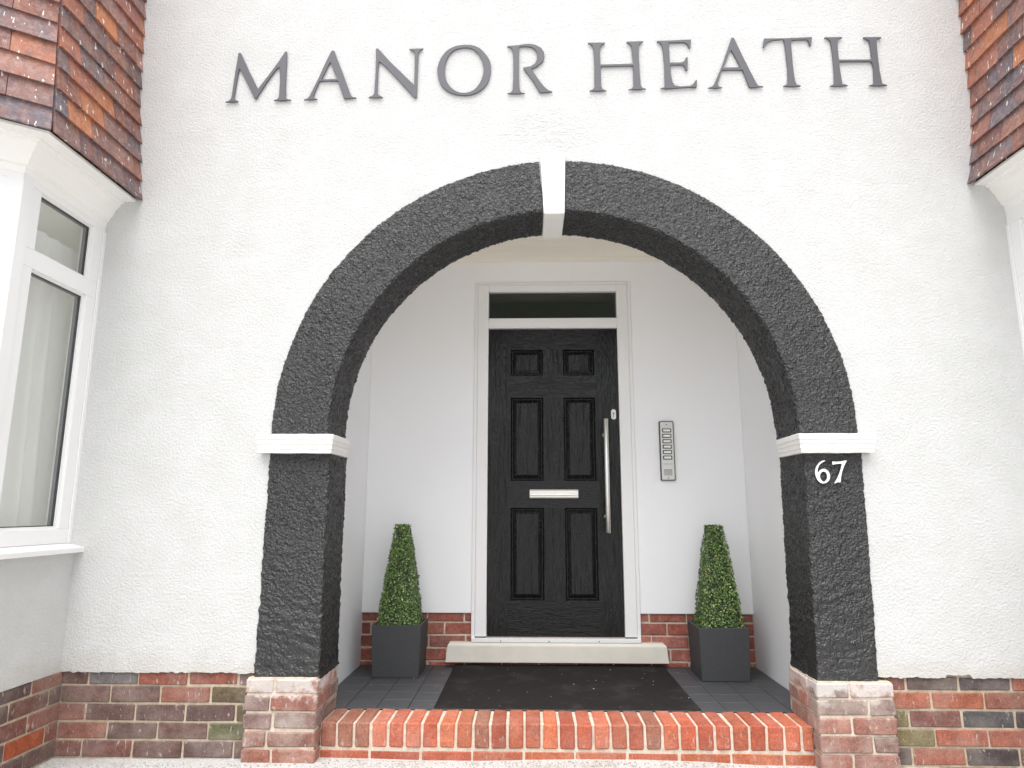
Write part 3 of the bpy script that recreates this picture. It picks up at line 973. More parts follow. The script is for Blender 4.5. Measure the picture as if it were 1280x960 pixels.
# letter plate
lp = MB()
lp.box((0.006, yl - 0.012, 1.143), (0.312, yl - 0.0005, 1.197), bev=0.002)
b = len(lp.v)
for xx in (0.010, 0.308):
    for (yy, zz) in ((-0.012, 1.147), (-0.022, 1.150), (-0.0235, 1.158), (-0.016, 1.166), (-0.0145, 1.170), (-0.0165, 1.176), (-0.018, 1.190), (-0.012, 1.194)):
        lp.v.append((xx, yl + yy, zz))
for k in range(7):
    lp.f.append((b + k, b + k + 1, b + 8 + k + 1, b + 8 + k)); lp.c.append((1,) * 4); lp.m.append(0)
lp.f.append(tuple(b + k for k in range(8))); lp.c.append((1,) * 4); lp.m.append(0)
lp.f.append(tuple(b + 8 + k for k in range(8))); lp.c.append((1,) * 4); lp.m.append(0)
D(lp.build('letter_plate', M['steel']))
# pull handle
ph = MB()
lathe(ph, (0.4865, yl - 0.070, 0.932), [(0.013, 0.0), (0.0148, 0.0015), (0.0148, 0.7025), (0.013, 0.704)], 28)
for zz in (1.03, 1.54): lathe(ph, (0.4865, yl - 0.060, zz), [(0.009, 0.0), (0.009, 0.058), (0.016, 0.0585), (0.016, 0.0605)], 16, axis='y')
o = ph.build('pull_handle', M['steel'], smooth=False); D(o)
for pl_ in o.data.polygons: pl_.use_smooth = len(pl_.vertices) == 4
# lock escutcheon
es = MB()
pts = []
for i in range(32):
    a = 2 * math.pi * i / 32
    pts.append((0.5445 + 0.0155 * math.cos(a), 1.672 + 0.0155 * math.sin(a) + (0.017 if math.sin(a) > 0 else -0.017)))
def extr(mb, pts, y0, y1, mi=0):
    n = len(pts); b = len(mb.v)
    for (x, z) in pts: mb.v.append((x, y0, z))
    for (x, z) in pts: mb.v.append((x, y1, z))
    mb.f.append(tuple(range(b, b + n))); mb.c.append((1,) * 4); mb.m.append(mi)
    mb.f.append(tuple(range(b + n, b + 2 * n))); mb.c.append((1,) * 4); mb.m.append(mi)
    for i in range(n):
        j = (i + 1) % n
        mb.f.append((b + i, b + j, b + n + j, b + n + i)); mb.c.append((1,) * 4); mb.m.append(mi)
extr(es, pts, yl - 0.009, yl - 0.0005)
kp = [(0.5445 + 0.0058 * math.cos(2*math.pi*i/16), 1.678 + 0.0058 * math.sin(2*math.pi*i/16)) for i in range(16)]
extr(es, kp, yl - 0.0105, yl - 0.0092, 1)
es.box((0.5425, yl - 0.0105, 1.655), (0.5465, yl - 0.0092, 1.673), mi=1)
D(es.build('lock_plate', [M['panelmetal'], M['spacer']]))

# door frame with fanlight
yfF = P - 0.018
df = MB()
FX0, FX1, FZ0, FZ1 = -0.351, 0.6745, 0.2885, 2.5565
df.box((FX0 + .022, yfF, 0.316), (LX0 - 0.003, P + 0.06, FZ1 - .02), bev=0.003)
df.box((LX1 + 0.003, yfF, 0.316), (FX1 - .022, P + 0.06, FZ1 - .02), bev=0.003)
df.box((LX0 - 0.003, yfF + 0.001, 2.240), (LX1 + 0.003, P + 0.06, 2.308), bev=0.003)
df.box((LX0 - 0.003, yfF + 0.001, 2.488), (LX1 + 0.003, P + 0.06, FZ1 - .02), bev=0.003)
df.box((FX0, yfF + 0.006, 0.294), (FX0 + 0.0215, P + 0.03, FZ1), bev=0.002)
df.box((FX1 - 0.0215, yfF + 0.006, 0.294), (FX1, P + 0.03, FZ1), bev=0.002)
df.box((FX0 + .022, yfF + 0.006, FZ1 - .0195), (FX1 - .022, P + 0.03, FZ1), bev=0.002)
frm = H(df.build('door_frame', M['upvc']))
fb = MB()
for (a, b_, c, d) in ((LX0, LX1, 2.309, 2.316), (LX0, LX1, 2.480, 2.487), (LX0, LX0 + .007, 2.317, 2.479), (LX1 - .007, LX1, 2.317, 2.479)):
    fb.box((a, yl + 0.008, c), (b_, yl + 0.02, d))
o = fb.build('gasket', M['gasket']); o.parent = frm
fp = MB(); fp.box((LX0 + .003, yl + 0.012, 2.311), (LX1 - .003, yl + 0.018, 2.486))
o = fp.build('fanlight_pane', M['fanglass']); o.parent = frm
ts = MB(); ts.box((FX0 + 0.004, yfF - 0.022, FZ0), (FX1 - 0.004, P + 0.06, 0.3125), bev=0.003)
o = ts.build('threshold', M['upvc']); o.parent = frm
for xx in (-0.17, 0.12, 0.42):
    sw = MB(); lathe(sw, (xx, yfF - 0.0235, 0.297), [(0.0035, 0.0), (0.0035, 0.0012)], 10, axis='y')
    o = sw.build('screw', M['slot']); o.parent = frm
ds = MB()
ds.box((FX0 + .026, yfF - 0.003, 0.3128), (LX0 - 0.004, P, 0.3190)); o = ds.build('jamb_seal', M['slot']); o.parent = frm; ds = MB(); ds.box((LX1 + 0.004, yfF - 0.003, 0.3128), (FX1 - .026, P, 0.3190))
o = ds.build('jamb_seal', M['slot']); o.parent = frm
# hall behind
hb = MB()
hb.box((-0.45, P + 0.065, 0.25), (0.78, P + 2.2, 2.75))
H(hb.build('hallway_wall', M['dark'], fix=False))
# stone sill below the door
ss = MB()
y0_ = P - 0.055
for (xa, xb) in ((-0.5, 0.828),):
    l = 0.012 if xa < -0.4 else 0.0; r_ = 0.016 if xb > 0.5 else 0.0
    ss.hexa([(xa, y0_, 0.177), (xb, y0_, 0.177), (xb, P + 0.05, 0.177), (xa, P + 0.05, 0.177),
             (xa + l, y0_ + 0.0, 0.272), (xb - r_ * .6, y0_ + 0.0, 0.272), (xb - r_ * .6, P + 0.05, 0.272), (xa + l, P + 0.05, 0.272)])
    ss.hexa([(xa + l, y0_, 0.272), (xb - r_ * .6, y0_, 0.272), (xb - r_ * .6, P + .05, 0.272), (xa + l, P + .05, 0.272),
             (xa + l + .01, y0_ + 0.022, 0.287), (xb - r_ - .01, y0_ + 0.022, 0.287), (xb - r_ - .01, P + .05, 0.287), (xa + l + .01, P + .05, 0.287)])
o = H(ss.build('stone_sill', M['stone']))
bv = o.modifiers.new('b', 'BEVEL'); bv.width = 0.003; bv.segments = 2; bv.limit_method = 'ANGLE'; bv.angle_limit = math.radians(50)

# ------------------------------------------------------------------ door mat
mm = MB(); nx, ny = 150, 100
X0, X1, Y0, Y1 = -0.452, 0.806, 0.243, 1.142
b0 = 0
def mz(x, y):
    e = min(x - X0, X1 - x, y - Y0, Y1 - y)
    return FL + 0.003 + 0.009 * min(1, max(0, e) / 0.006) + 0.0012 * noise.noise((x * 150, y * 60, 0)) + 0.0015 * noise.noise((x * 8, y * 8, 3))
for j in range(ny + 1):
    for i in range(nx + 1):
        x = X0 + (X1 - X0) * i / nx; y = Y0 + (Y1 - Y0) * j / ny
        ex = 0.003 * noise.noise((x * 20, y * 20, 7)) if i in (0, nx) or j in (0, ny) else 0
        mm.v.append((x + ex, y + (ex if 0 < i < nx else 0), mz(x, y) if 0 < i < nx and 0 < j < ny else FL + 0.001))
for j in range(ny):
    for i in range(nx):
        a = j * (nx + 1) + i
        mm.f.append((a, a + 1, a + nx + 2, a + nx + 1)); mm.c.append((1,) * 4); mm.m.append(0)
o = mm.build('doormat', M['mat'], fix=False, origin=((X0 + X1) / 2, (Y0 + Y1) / 2, FL))
tag(o, 'large black coir doormat lying on the porch floor before the door', 'doormat')

lt = MB()
for i in range(46):
    x = random.uniform(-0.95, 1.3); y = random.uniform(0.26, 1.08)
    on = X0 < x < X1; z = FL + (0.0135 if on else 0.001); r = random.uniform(0.001, 0.0032) * (1.5 if i < 5 else 1)
    a = random.uniform(0, 3.14); c_, s_ = math.cos(a), math.sin(a)
    pts = [(x + c_*r*1.6, y + s_*r*1.6, z), (x - s_*r, y + c_*r, z + r*.2), (x - c_*r*1.4, y - s_*r*1.4, z), (x + s_*r*.8, y - c_*r*.8, z + r*.3), (x, y, z + r * .8)]
    b = len(lt.v); lt.v.extend(pts)
    col = random.choice([lin(214, 206, 190), lin(190, 176, 150), lin(150, 128, 92), lin(226, 222, 214)])
    for f in ((0, 1, 4), (1, 2, 4), (2, 3, 4), (3, 0, 4), (3, 2, 1, 0)): lt.f.append(tuple(b + q for q in f)); lt.c.append(col); lt.m.append(0)
tag(lt.build('floor_litter', M['leaf']), 'tiny pale crumbs and leaf bits scattered on the porch floor and mat', 'litter', kind='stuff')

# ------------------------------------------------------------------ planters and topiary
def planter(cx, cy, rot, lab):
    root = empty('planter', (cx, cy, FL + 0.001)); root.rotation_euler.z = rot
    mb = MB()
    hb_, ht, H0 = 0.131, 0.140, 0.281
    w = 0.013
    def ringp(h, z): return [(-h, -h, z), (h, -h, z), (h, h, z), (-h, h, z)]
    L = [ringp(hb_, 0.0), ringp(ht, H0), ringp(ht - w, H0), ringp(ht - w - 0.003, H0 - 0.05)]
    mb.quad(L[0])
    for k in range(3):
        for i in range(4):
            mb.quad([L[k][i], L[k][(i + 1) % 4], L[k + 1][(i + 1) % 4], L[k + 1][i]])
    bm_ = mb.build('box', M['planter'], root)
    # weld so the bevel works
    bm = bmesh.new(); bm.from_mesh(bm_.data); bmesh.ops.remove_doubles(bm, verts=bm.verts, dist=1e-5); bmesh.ops.recalc_face_normals(bm, faces=bm.faces); bm.to_mesh(bm_.data); bm.free()
    bv = bm_.modifiers.new('b', 'BEVEL'); bv.width = 0.003; bv.segments = 2; bv.limit_method = 'ANGLE'
    sm = MB(); n = 12; h = ht - w - 0.002
    for j in range(n + 1):
        for i in range(n + 1):
            x, y = -h + 2*h*i/n, -h + 2*h*j/n
            sm.v.append((x, y, H0 - 0.035 + 0.006 * noise.noise((x * 40, y * 40, cx))))
    for j in range(n):
        for i in range(n):
            a = j * (n + 1) + i; sm.f.append((a, a + 1, a + n + 2, a + n + 1)); sm.c.append((1,) * 4); sm.m.append(0)
    sm.build('soil', M['soil'], root, smooth=True)
    tag(root, lab, 'planter', 'square planters either side of the door')
    return root
planter(-0.748, 0.962, 0.0, 'charcoal cube planter in the left corner of the porch, left of the doormat')
planter(1.078, 0.930, 0.0, 'charcoal cube planter in the right corner of the porch, right of the doormat')

def topiary(cx, cy, z0, h, wb, wt, seed, lab, rot=0.0):
    rnd = random.Random(seed)
    root = empty('topiary', (cx, cy, z0)); root.rotation_euler.z = rot
    mb = MB()
    greens = [(76, 104, 50), (94, 124, 60), (116, 146, 74), (58, 84, 42), (148, 170, 100), (84, 112, 54), (180, 196, 136), (44, 62, 34)]
    N = 9500
    for i in range(N):
        t = 1 - math.sqrt(rnd.random() * (1 - (wt / wb) ** 2) + (wt / wb) ** 2)
        t = t / (1 - wt / wb); t = min(1, max(0, t))
        hw = (wb + (wt - wb) * t) / 2
        hw *= 1 + 0.09 * noise.noise((cx * 3, t * 7, seed))
        side = rnd.randrange(4)
        u = rnd.uniform(-1, 1)
        top = rnd.random() < 0.02
        if top:
            t = 1.0; hx = wt / 2; px, py, pz = rnd.uniform(-hx, hx), rnd.uniform(-hx, hx), h + rnd.uniform(-0.01, 0.006); nrm = Vector((rnd.uniform(-.5, .5), rnd.uniform(-.5, .5), 1))
        else:
            # rounded-square section
            dep = hw * (1 - 0.07 * abs(u) ** 3) + rnd.uniform(-0.018, 0.006)
            uu = u * hw * 0.97
            px, py = [(uu, -dep), (dep, uu), (uu, dep), (-dep, uu)][side]
            nrm = Vector([(0.3 * u, -1, .25), (1, .3 * u, .25), (.3 * u, 1, .25), (-1, .3 * u, .25)][side])
            pz = t * h + rnd.uniform(-0.004, 0.004)
        nrm = (nrm.normalized() + Vector([rnd.gauss(0, 0.45) for _ in range(3)])).normalized()
        tan = nrm.cross(Vector([rnd.gauss(0, 1) for _ in range(3)])).normalized(); bi = nrm.cross(tan)
        ln = rnd.uniform(0.0048, 0.0085); wd = ln * rnd.uniform(0.5, 0.7)
        c = Vector((px, py, pz))
        g_ = greens[min(7, int(abs(rnd.gauss(0, 3.4))))]; k = rnd.uniform(0.85, 1.15)
        if rnd.random() < 0.02: g_ = (140, 120, 72)
        col = lin(*[min(255, v * k) for v in g_])
        mid = c + nrm * 0.0012
        P4 = [c - tan * ln, c - tan * ln * .1 + bi * wd, c + tan * ln, c - tan * ln * .1 - bi * wd]
        mb.quad([P4[0], P4[1], mid + tan * 0.1 * ln], col); mb.quad([P4[1], P4[2], mid + tan * 0.1 * ln], col)
        mb.quad([P4[2], P4[3], mid + tan * 0.1 * ln], col); mb.quad([P4[3], P4[0], mid + tan * 0.1 * ln], col)
    # a stray sprig on the right flank
    for q in range(9 if seed == 3 else 0):
        c = Vector((0.094 + q * 0.0022, -0.05 + rnd.uniform(-.004, .004), 0.285 + rnd.uniform(-.007, .007)))
        tan = Vector((rnd.uniform(.2, 1), rnd.uniform(-1, 1), rnd.uniform(-1, 1))).normalized(); bi = tan.cross(Vector((0, -1, 0.3))).normalized()
        mb.quad([c - tan * .008, c + bi * .005, c + tan * .008, c - bi * .005], lin(70, 92, 48))
    b_ = mb.build('foliage', M['leaf'], root, fix=False)
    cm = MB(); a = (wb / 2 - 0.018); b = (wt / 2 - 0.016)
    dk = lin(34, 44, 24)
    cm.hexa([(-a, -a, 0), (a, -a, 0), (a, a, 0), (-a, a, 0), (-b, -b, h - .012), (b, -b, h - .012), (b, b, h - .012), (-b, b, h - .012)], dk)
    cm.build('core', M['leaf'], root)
    sm = MB(); lathe(sm, (0, 0, -0.035), [(0.012, 0), (0.012, 0.05)], 10, lin(80, 62, 44)); sm.build('stem', M['leaf'], root)
    tag(root, lab, 'topiary', 'clipped box pyramids in the planters')
topiary(-0.752, 0.962, 0.401, 0.578, 0.252, 0.082, 3, 'clipped green box pyramid in the left planter, with a stray sprig on its right side')
topiary(1.088, 0.940, 0.396, 0.584, 0.254, 0.088, 11, 'clipped green box pyramid in the right planter, nearest the intercom')

# ------------------------------------------------------------------ intercom
ic = empty('intercom', (0.8735, P, 1.4385))
tag(ic, 'tall slim silver intercom panel with six call buttons right of the door', 'intercom')
def Lb(mb, name, mats): 
    o = mb.build(name, mats, ic, origin=None); return o
m_ = MB()
def rrect(w, h, r, n=5):
    pts = []
    for (sx, sy, a0) in ((1, 1, 0), (-1, 1, 90), (-1, -1, 180), (1, -1, 270)):
        for i in range(n + 1):
            a = math.radians(a0 + 90 * i / n)
            pts.append((sx * (w/2 - r) + r * math.cos(a), sy * (h/2 - r) + r * math.sin(a)))
    return pts
extr(m_, rrect(0.091, 0.374, 0.008), -0.018, -0.0005); Lb(m_, 'surround', M['panelframe'])
m_ = MB(); extr(m_, rrect(0.079, 0.362, 0.005), -0.0205, -0.0182); Lb(m_, 'face_plate', M['panelmetal'])
for k in range(6):
    zc = 1.566 - 1.4385 - 0.0342 * k
    m_ = MB(); pts = [(x, z + zc) for x, z in rrect(0.057, 0.0245, 0.004, 3)]
    extr(m_, pts, -0.0235, -0.0207); b_ = Lb(m_, 'call_button', M['panelframe'])
    m2 = MB(); pts = [(x, z + zc) for x, z in rrect(0.045, 0.0135, 0.002, 2)]
    extr(m2, pts, -0.0245, -0.0237); o = m2.build('name_card', M['label'], b_)
m_ = MB(); m_.box((-0.028, -0.0215, -0.0845), (0.028, -0.0207, -0.0825)); Lb(m_, 'slot', M['spacer']); m_ = MB()
for k in range(6):
    m_.box((-0.026, -0.0215, -0.1165 - 0.0068 * k), (0.026, -0.0207, -0.1195 - 0.0068 * k))
Lb(m_, 'speaker_grille', M['spacer'])
for zc in (0.1645, -0.1705):
    m_ = MB(); lathe(m_, (0, -0.0216, zc), [(0.0035, 0), (0.0035, 0.001)], 12, axis='y')
    Lb(m_, 'screw', M['panelframe'])

# ------------------------------------------------------------------ lettering
LET = json.loads('''{"M":[[[-1.5641,3.1436],[-1.5441,3.1509],[-1.5354,3.1595],[-1.5322,3.1766],[-1.5244,3.3028],[-1.5183,3.3762],[-1.5156,3.4244],[-1.5074,3.4274],[-1.4987,3.4241],[-1.4547,3.3326],[-1.3959,3.2184],[-1.3438,3.2981],[-1.2964,3.3765],[-1.2688,3.4289],[-1.2612,3.4323],[-1.2553,3.4271],[-1.2535,3.3526],[-1.2518,3.2525],[-1.2479,3.1724],[-1.2444,3.161],[-1.2354,3.1552],[-1.219,3.1523],[-1.2186,3.1463],[-1.3092,3.1445],[-1.3096,3.1498],[-1.2927,3.156],[-1.2856,3.1654],[-1.285,3.1996],[-1.285,3.253],[-1.2924,3.3358],[-1.3038,3.3294],[-1.3512,3.2521],[-1.398,3.1632],[-1.4037,3.1557],[-1.4116,3.1589],[-1.4434,3.2248],[-1.4961,3.3236],[-1.5019,3.3302],[-1.5046,3.3063],[-1.5115,3.2258],[-1.5152,3.1687],[-1.5107,3.1554],[-1.4927,3.1475],[-1.493,3.1418],[-1.5624,3.1398]]],"A1":[[[-1.1545,3.1514],[-1.1351,3.1575],[-1.1255,3.1707],[-1.0842,3.273],[-1.0538,3.3571],[-1.0252,3.4284],[-1.0156,3.4333],[-1.0049,3.4281],[-0.9966,3.4027],[-0.9569,3.3017],[-0.9096,3.1751],[-0.9004,3.1636],[-0.8796,3.1595],[-0.8793,3.1535],[-0.9458,3.151],[-0.9524,3.1682],[-0.9684,3.2139],[-0.9817,3.2534],[-1.0762,3.2529],[-1.0911,3.2082],[-1.1036,3.1704],[-1.0996,3.1589],[-1.082,3.1541],[-1.0824,3.1488],[-1.1542,3.1468]],[[-1.0253,3.3613],[-1.0061,3.3101],[-0.9873,3.2669],[-1.0658,3.2662],[-1.0477,3.3069],[-1.0324,3.3491]]],"N":[[[-0.8186,3.1605],[-0.7989,3.1678],[-0.7908,3.1809],[-0.7882,3.2684],[-0.7885,3.3683],[-0.7918,3.4362],[-0.7843,3.4419],[-0.7762,3.4387],[-0.7161,3.3672],[-0.6514,3.2989],[-0.5851,3.2291],[-0.5853,3.2883],[-0.587,3.4115],[-0.5924,3.4193],[-0.6153,3.4275],[-0.6155,3.4352],[-0.5407,3.4371],[-0.5405,3.4309],[-0.5577,3.4219],[-0.5644,3.4111],[-0.5663,3.288],[-0.5663,3.1588],[-0.5695,3.1505],[-0.5781,3.1514],[-0.5887,3.161],[-0.6565,3.2416],[-0.7213,3.3153],[-0.7645,3.3583],[-0.7701,3.3596],[-0.7718,3.3218],[-0.7712,3.1845],[-0.7645,3.1711],[-0.7428,3.1602],[-0.7433,3.1545],[-0.8183,3.1541]]],"O":[[[-0.4675,3.3017],[-0.4673,3.3166],[-0.4653,3.3302],[-0.4621,3.3439],[-0.458,3.358],[-0.4526,3.3722],[-0.4457,3.386],[-0.4368,3.3996],[-0.4264,3.4128],[-0.4152,3.4242],[-0.4035,3.4332],[-0.391,3.4403],[-0.3773,3.446],[-0.3619,3.4504],[-0.3454,3.4532],[-0.3288,3.4545],[-0.3122,3.4543],[-0.2955,3.4525],[-0.2801,3.4491],[-0.2664,3.4443],[-0.2538,3.438],[-0.2417,3.429],[-0.2291,3.4162],[-0.2169,3.4008],[-0.2067,3.3859],[-0.199,3.3728],[-0.1932,3.3602],[-0.1891,3.3472],[-0.1867,3.3334],[-0.1859,3.3192],[-0.1861,3.305],[-0.187,3.291],[-0.1889,3.277],[-0.192,3.2631],[-0.1963,3.249],[-0.2018,3.2348],[-0.2088,3.2216],[-0.2177,3.2093],[-0.2282,3.1979],[-0.2394,3.188],[-0.2512,3.1798],[-0.2638,3.173],[-0.2768,3.1678],[-0.2899,3.1639],[-0.3035,3.1614],[-0.3178,3.1604],[-0.3336,3.1611],[-0.3503,3.1632],[-0.3658,3.1664],[-0.3795,3.1705],[-0.392,3.1756],[-0.4038,3.1821],[-0.4151,3.19],[-0.4257,3.1993],[-0.4352,3.2098],[-0.4435,3.2212],[-0.4507,3.2338],[-0.4567,3.2481],[-0.4616,3.2653],[-0.4654,3.2841]],[[-0.4251,3.3087],[-0.4248,3.3239],[-0.4236,3.3395],[-0.4208,3.3547],[-0.416,3.3697],[-0.4097,3.3842],[-0.4025,3.3969],[-0.3946,3.407],[-0.3859,3.4151],[-0.3769,3.4216],[-0.3677,3.426],[-0.3583,3.4287],[-0.3493,3.4308],[-0.3412,3.4327],[-0.3335,3.4339],[-0.325,3.4343],[-0.3148,3.4338],[-0.3039,3.4325],[-0.2937,3.4299],[-0.2851,3.426],[-0.2772,3.4209],[-0.2693,3.414],[-0.2607,3.4053],[-0.2522,3.3948],[-0.2447,3.3827],[-0.2385,3.3679],[-0.2334,3.3515],[-0.2297,3.3363],[-0.2277,3.3242],[-0.227,3.3134],[-0.2274,3.3018],[-0.2286,3.2885],[-0.231,3.2744],[-0.2349,3.26],[-0.2409,3.2444],[-0.2486,3.2285],[-0.2568,3.2147],[-0.2652,3.204],[-0.2741,3.1954],[-0.2839,3.1886],[-0.2949,3.1836],[-0.3066,3.1804],[-0.318,3.1786],[-0.3284,3.1779],[-0.3385,3.1786],[-0.3489,3.1813],[-0.3605,3.1863],[-0.3726,3.1933],[-0.3835,3.2015],[-0.3929,3.2108],[-0.4012,3.2213],[-0.4082,3.2322],[-0.4136,3.2431],[-0.4177,3.2544],[-0.4208,3.2666],[-0.4232,3.2799],[-0.4246,3.2941]]],"R":[[[-0.1042,3.1716],[-0.0871,3.1763],[-0.0769,3.1894],[-0.0735,3.2651],[-0.0736,3.3607],[-0.0771,3.4147],[-0.0824,3.4283],[-0.1049,3.4364],[-0.1049,3.4442],[-0.0512,3.4472],[-0.0166,3.4532],[0.0111,3.4543],[0.0456,3.4475],[0.0732,3.4296],[0.0875,3.4062],[0.0908,3.3811],[0.083,3.3505],[0.0588,3.3279],[0.0415,3.3159],[0.0236,3.3074],[0.0583,3.2479],[0.0888,3.2058],[0.1091,3.1866],[0.1295,3.1788],[0.1287,3.1728],[0.0647,3.1711],[0.0579,3.1798],[0.0309,3.2331],[0.0036,3.2753],[-0.022,3.3101],[-0.022,3.3169],[0.0175,3.3247],[0.0382,3.3397],[0.0493,3.3626],[0.0495,3.3972],[0.042,3.4166],[0.0248,3.4316],[-0.0063,3.4367],[-0.0374,3.4353],[-0.0409,3.4257],[-0.0416,3.2646],[-0.0383,3.1926],[-0.0308,3.1774],[-0.011,3.171],[-0.0117,3.1665],[-0.1031,3.1664]]],"H1":[[[0.3133,3.4562],[0.4045,3.4554],[0.4043,3.4469],[0.3869,3.4383],[0.3805,3.4287],[0.3772,3.3864],[0.3783,3.329],[0.5434,3.3309],[0.5399,3.3838],[0.5378,3.43],[0.5313,3.4417],[0.5127,3.4516],[0.514,3.4582],[0.6034,3.4605],[0.6021,3.454],[0.5846,3.4427],[0.5784,3.4332],[0.5769,3.364],[0.5789,3.2687],[0.5813,3.2082],[0.5882,3.193],[0.6077,3.1871],[0.6069,3.183],[0.515,3.1798],[0.5151,3.1836],[0.534,3.1908],[0.5412,3.205],[0.5429,3.3157],[0.3793,3.3137],[0.3799,3.2037],[0.3863,3.1885],[0.4065,3.1788],[0.4064,3.1758],[0.3158,3.176],[0.3158,3.179],[0.3337,3.1874],[0.3424,3.2005],[0.3441,3.3295],[0.3418,3.4178],[0.337,3.4372],[0.3142,3.45]]],"E":[[[0.6692,3.4602],[0.7791,3.463],[0.8494,3.4657],[0.8436,3.4149],[0.8316,3.4132],[0.8305,3.4266],[0.8242,3.4383],[0.8126,3.4462],[0.7338,3.4456],[0.7343,3.3898],[0.7344,3.3343],[0.7906,3.3346],[0.8062,3.3408],[0.8139,3.3617],[0.8276,3.3634],[0.8224,3.2862],[0.8105,3.2848],[0.8064,3.3085],[0.7967,3.3177],[0.7371,3.3179],[0.7375,3.2678],[0.7434,3.2224],[0.7511,3.2053],[0.7779,3.1985],[0.832,3.2003],[0.846,3.2114],[0.8588,3.2319],[0.869,3.2325],[0.8646,3.1904],[0.7841,3.1868],[0.6759,3.1827],[0.6767,3.1865],[0.6966,3.1948],[0.7005,3.2079],[0.703,3.3139],[0.6994,3.3981],[0.6941,3.4366],[0.6858,3.4445],[0.6696,3.4517]]],"A2":[[[0.9191,3.1874],[0.9414,3.1953],[0.9523,3.2102],[1.0006,3.3229],[1.0531,3.4715],[1.0685,3.472],[1.1051,3.3707],[1.1402,3.2789],[1.1679,3.2107],[1.1755,3.1974],[1.202,3.1914],[1.2009,3.1862],[1.1309,3.1835],[1.1264,3.1925],[1.0999,3.2841],[0.9975,3.2842],[0.9725,3.2099],[0.9751,3.1955],[0.994,3.1889],[0.993,3.1836],[0.9196,3.1832]],[[1.049,3.3984],[1.07,3.3503],[1.0902,3.3017],[1.0079,3.3015],[1.0275,3.3491],[1.0435,3.3928]]],"T":[[[1.2198,3.4644],[1.3287,3.4644],[1.469,3.469],[1.4592,3.4169],[1.4501,3.4171],[1.4458,3.4413],[1.4399,3.4518],[1.3616,3.45],[1.3589,3.4217],[1.3594,3.3035],[1.3634,3.2205],[1.3703,3.1997],[1.3906,3.1938],[1.3894,3.1871],[1.2997,3.1877],[1.3001,3.1933],[1.3184,3.2005],[1.3246,3.2173],[1.328,3.2889],[1.3243,3.4031],[1.3222,3.4453],[1.3177,3.4538],[1.27,3.4516],[1.2404,3.4417],[1.2293,3.4284],[1.2196,3.4102],[1.2111,3.4095]]],"H2":[[[1.5292,3.4668],[1.6234,3.4663],[1.6229,3.4602],[1.6009,3.4521],[1.5962,3.4368],[1.5937,3.3872],[1.5945,3.3369],[1.7558,3.3358],[1.7578,3.3464],[1.7564,3.415],[1.7538,3.4418],[1.7264,3.4557],[1.7272,3.4646],[1.82,3.463],[1.8192,3.4542],[1.7985,3.4495],[1.7939,3.4373],[1.7923,3.3496],[1.7941,3.2627],[1.7996,3.1989],[1.8244,3.1892],[1.8232,3.1844],[1.73,3.185],[1.7304,3.1895],[1.7519,3.1977],[1.7564,3.2108],[1.7608,3.2821],[1.7581,3.3142],[1.7494,3.3212],[1.5983,3.3224],[1.5943,3.3074],[1.5969,3.247],[1.6006,3.2],[1.6266,3.1922],[1.6254,3.1858],[1.5331,3.185],[1.5334,3.1887],[1.5508,3.197],[1.5579,3.21],[1.5615,3.2852],[1.5607,3.3763],[1.5577,3.4413],[1.5485,3.453],[1.5293,3.4591]]],"6":[[[1.3537,1.2884],[1.3519,1.2882],[1.3483,1.2875],[1.3409,1.283],[1.333,1.2775],[1.328,1.273],[1.3242,1.2684],[1.3213,1.2632],[1.3192,1.2575],[1.3172,1.2508],[1.316,1.2449],[1.3164,1.2414],[1.3178,1.2404],[1.3201,1.2436],[1.3235,1.2481],[1.3283,1.2518],[1.3339,1.2548],[1.3398,1.2569],[1.3458,1.2575],[1.3521,1.2557],[1.358,1.2521],[1.363,1.2473],[1.367,1.2413],[1.3695,1.2343],[1.3707,1.2268],[1.3705,1.2194],[1.3691,1.2124],[1.3666,1.2068],[1.3628,1.2016],[1.3577,1.1962],[1.3513,1.1918],[1.3432,1.189],[1.3348,1.1882],[1.3276,1.1898],[1.3209,1.1935],[1.3147,1.1995],[1.3094,1.207],[1.3059,1.2157],[1.3036,1.225],[1.3026,1.2341],[1.3029,1.2431],[1.3045,1.2523],[1.3074,1.2612],[1.3116,1.2688],[1.3167,1.2757],[1.3223,1.282],[1.3284,1.2875],[1.3352,1.2918],[1.3416,1.2947],[1.3468,1.2958],[1.3507,1.2956],[1.353,1.2946],[1.3541,1.2929],[1.3545,1.2905]],[[1.3419,1.2422],[1.3375,1.2413],[1.3335,1.2386],[1.3295,1.2342],[1.3264,1.2286],[1.3252,1.2224],[1.3254,1.216],[1.3271,1.2102],[1.3299,1.2052],[1.3339,1.2012],[1.3384,1.1989],[1.3427,1.1997],[1.3468,1.2025],[1.3507,1.2069],[1.3539,1.2124],[1.3555,1.2186],[1.3558,1.225],[1.3543,1.2319],[1.3514,1.2377],[1.3469,1.2409]]],"7":[[[1.3846,1.2911],[1.4007,1.2892],[1.4243,1.2911],[1.4408,1.2947],[1.4526,1.2956],[1.4503,1.2892],[1.4387,1.2702],[1.4275,1.2449],[1.42,1.2196],[1.4151,1.1936],[1.3998,1.1936],[1.3859,1.1873],[1.385,1.1918],[1.4017,1.216],[1.4125,1.2377],[1.4207,1.2593],[1.4249,1.2765],[1.416,1.2778],[1.3996,1.2756],[1.3821,1.272]]]}''')
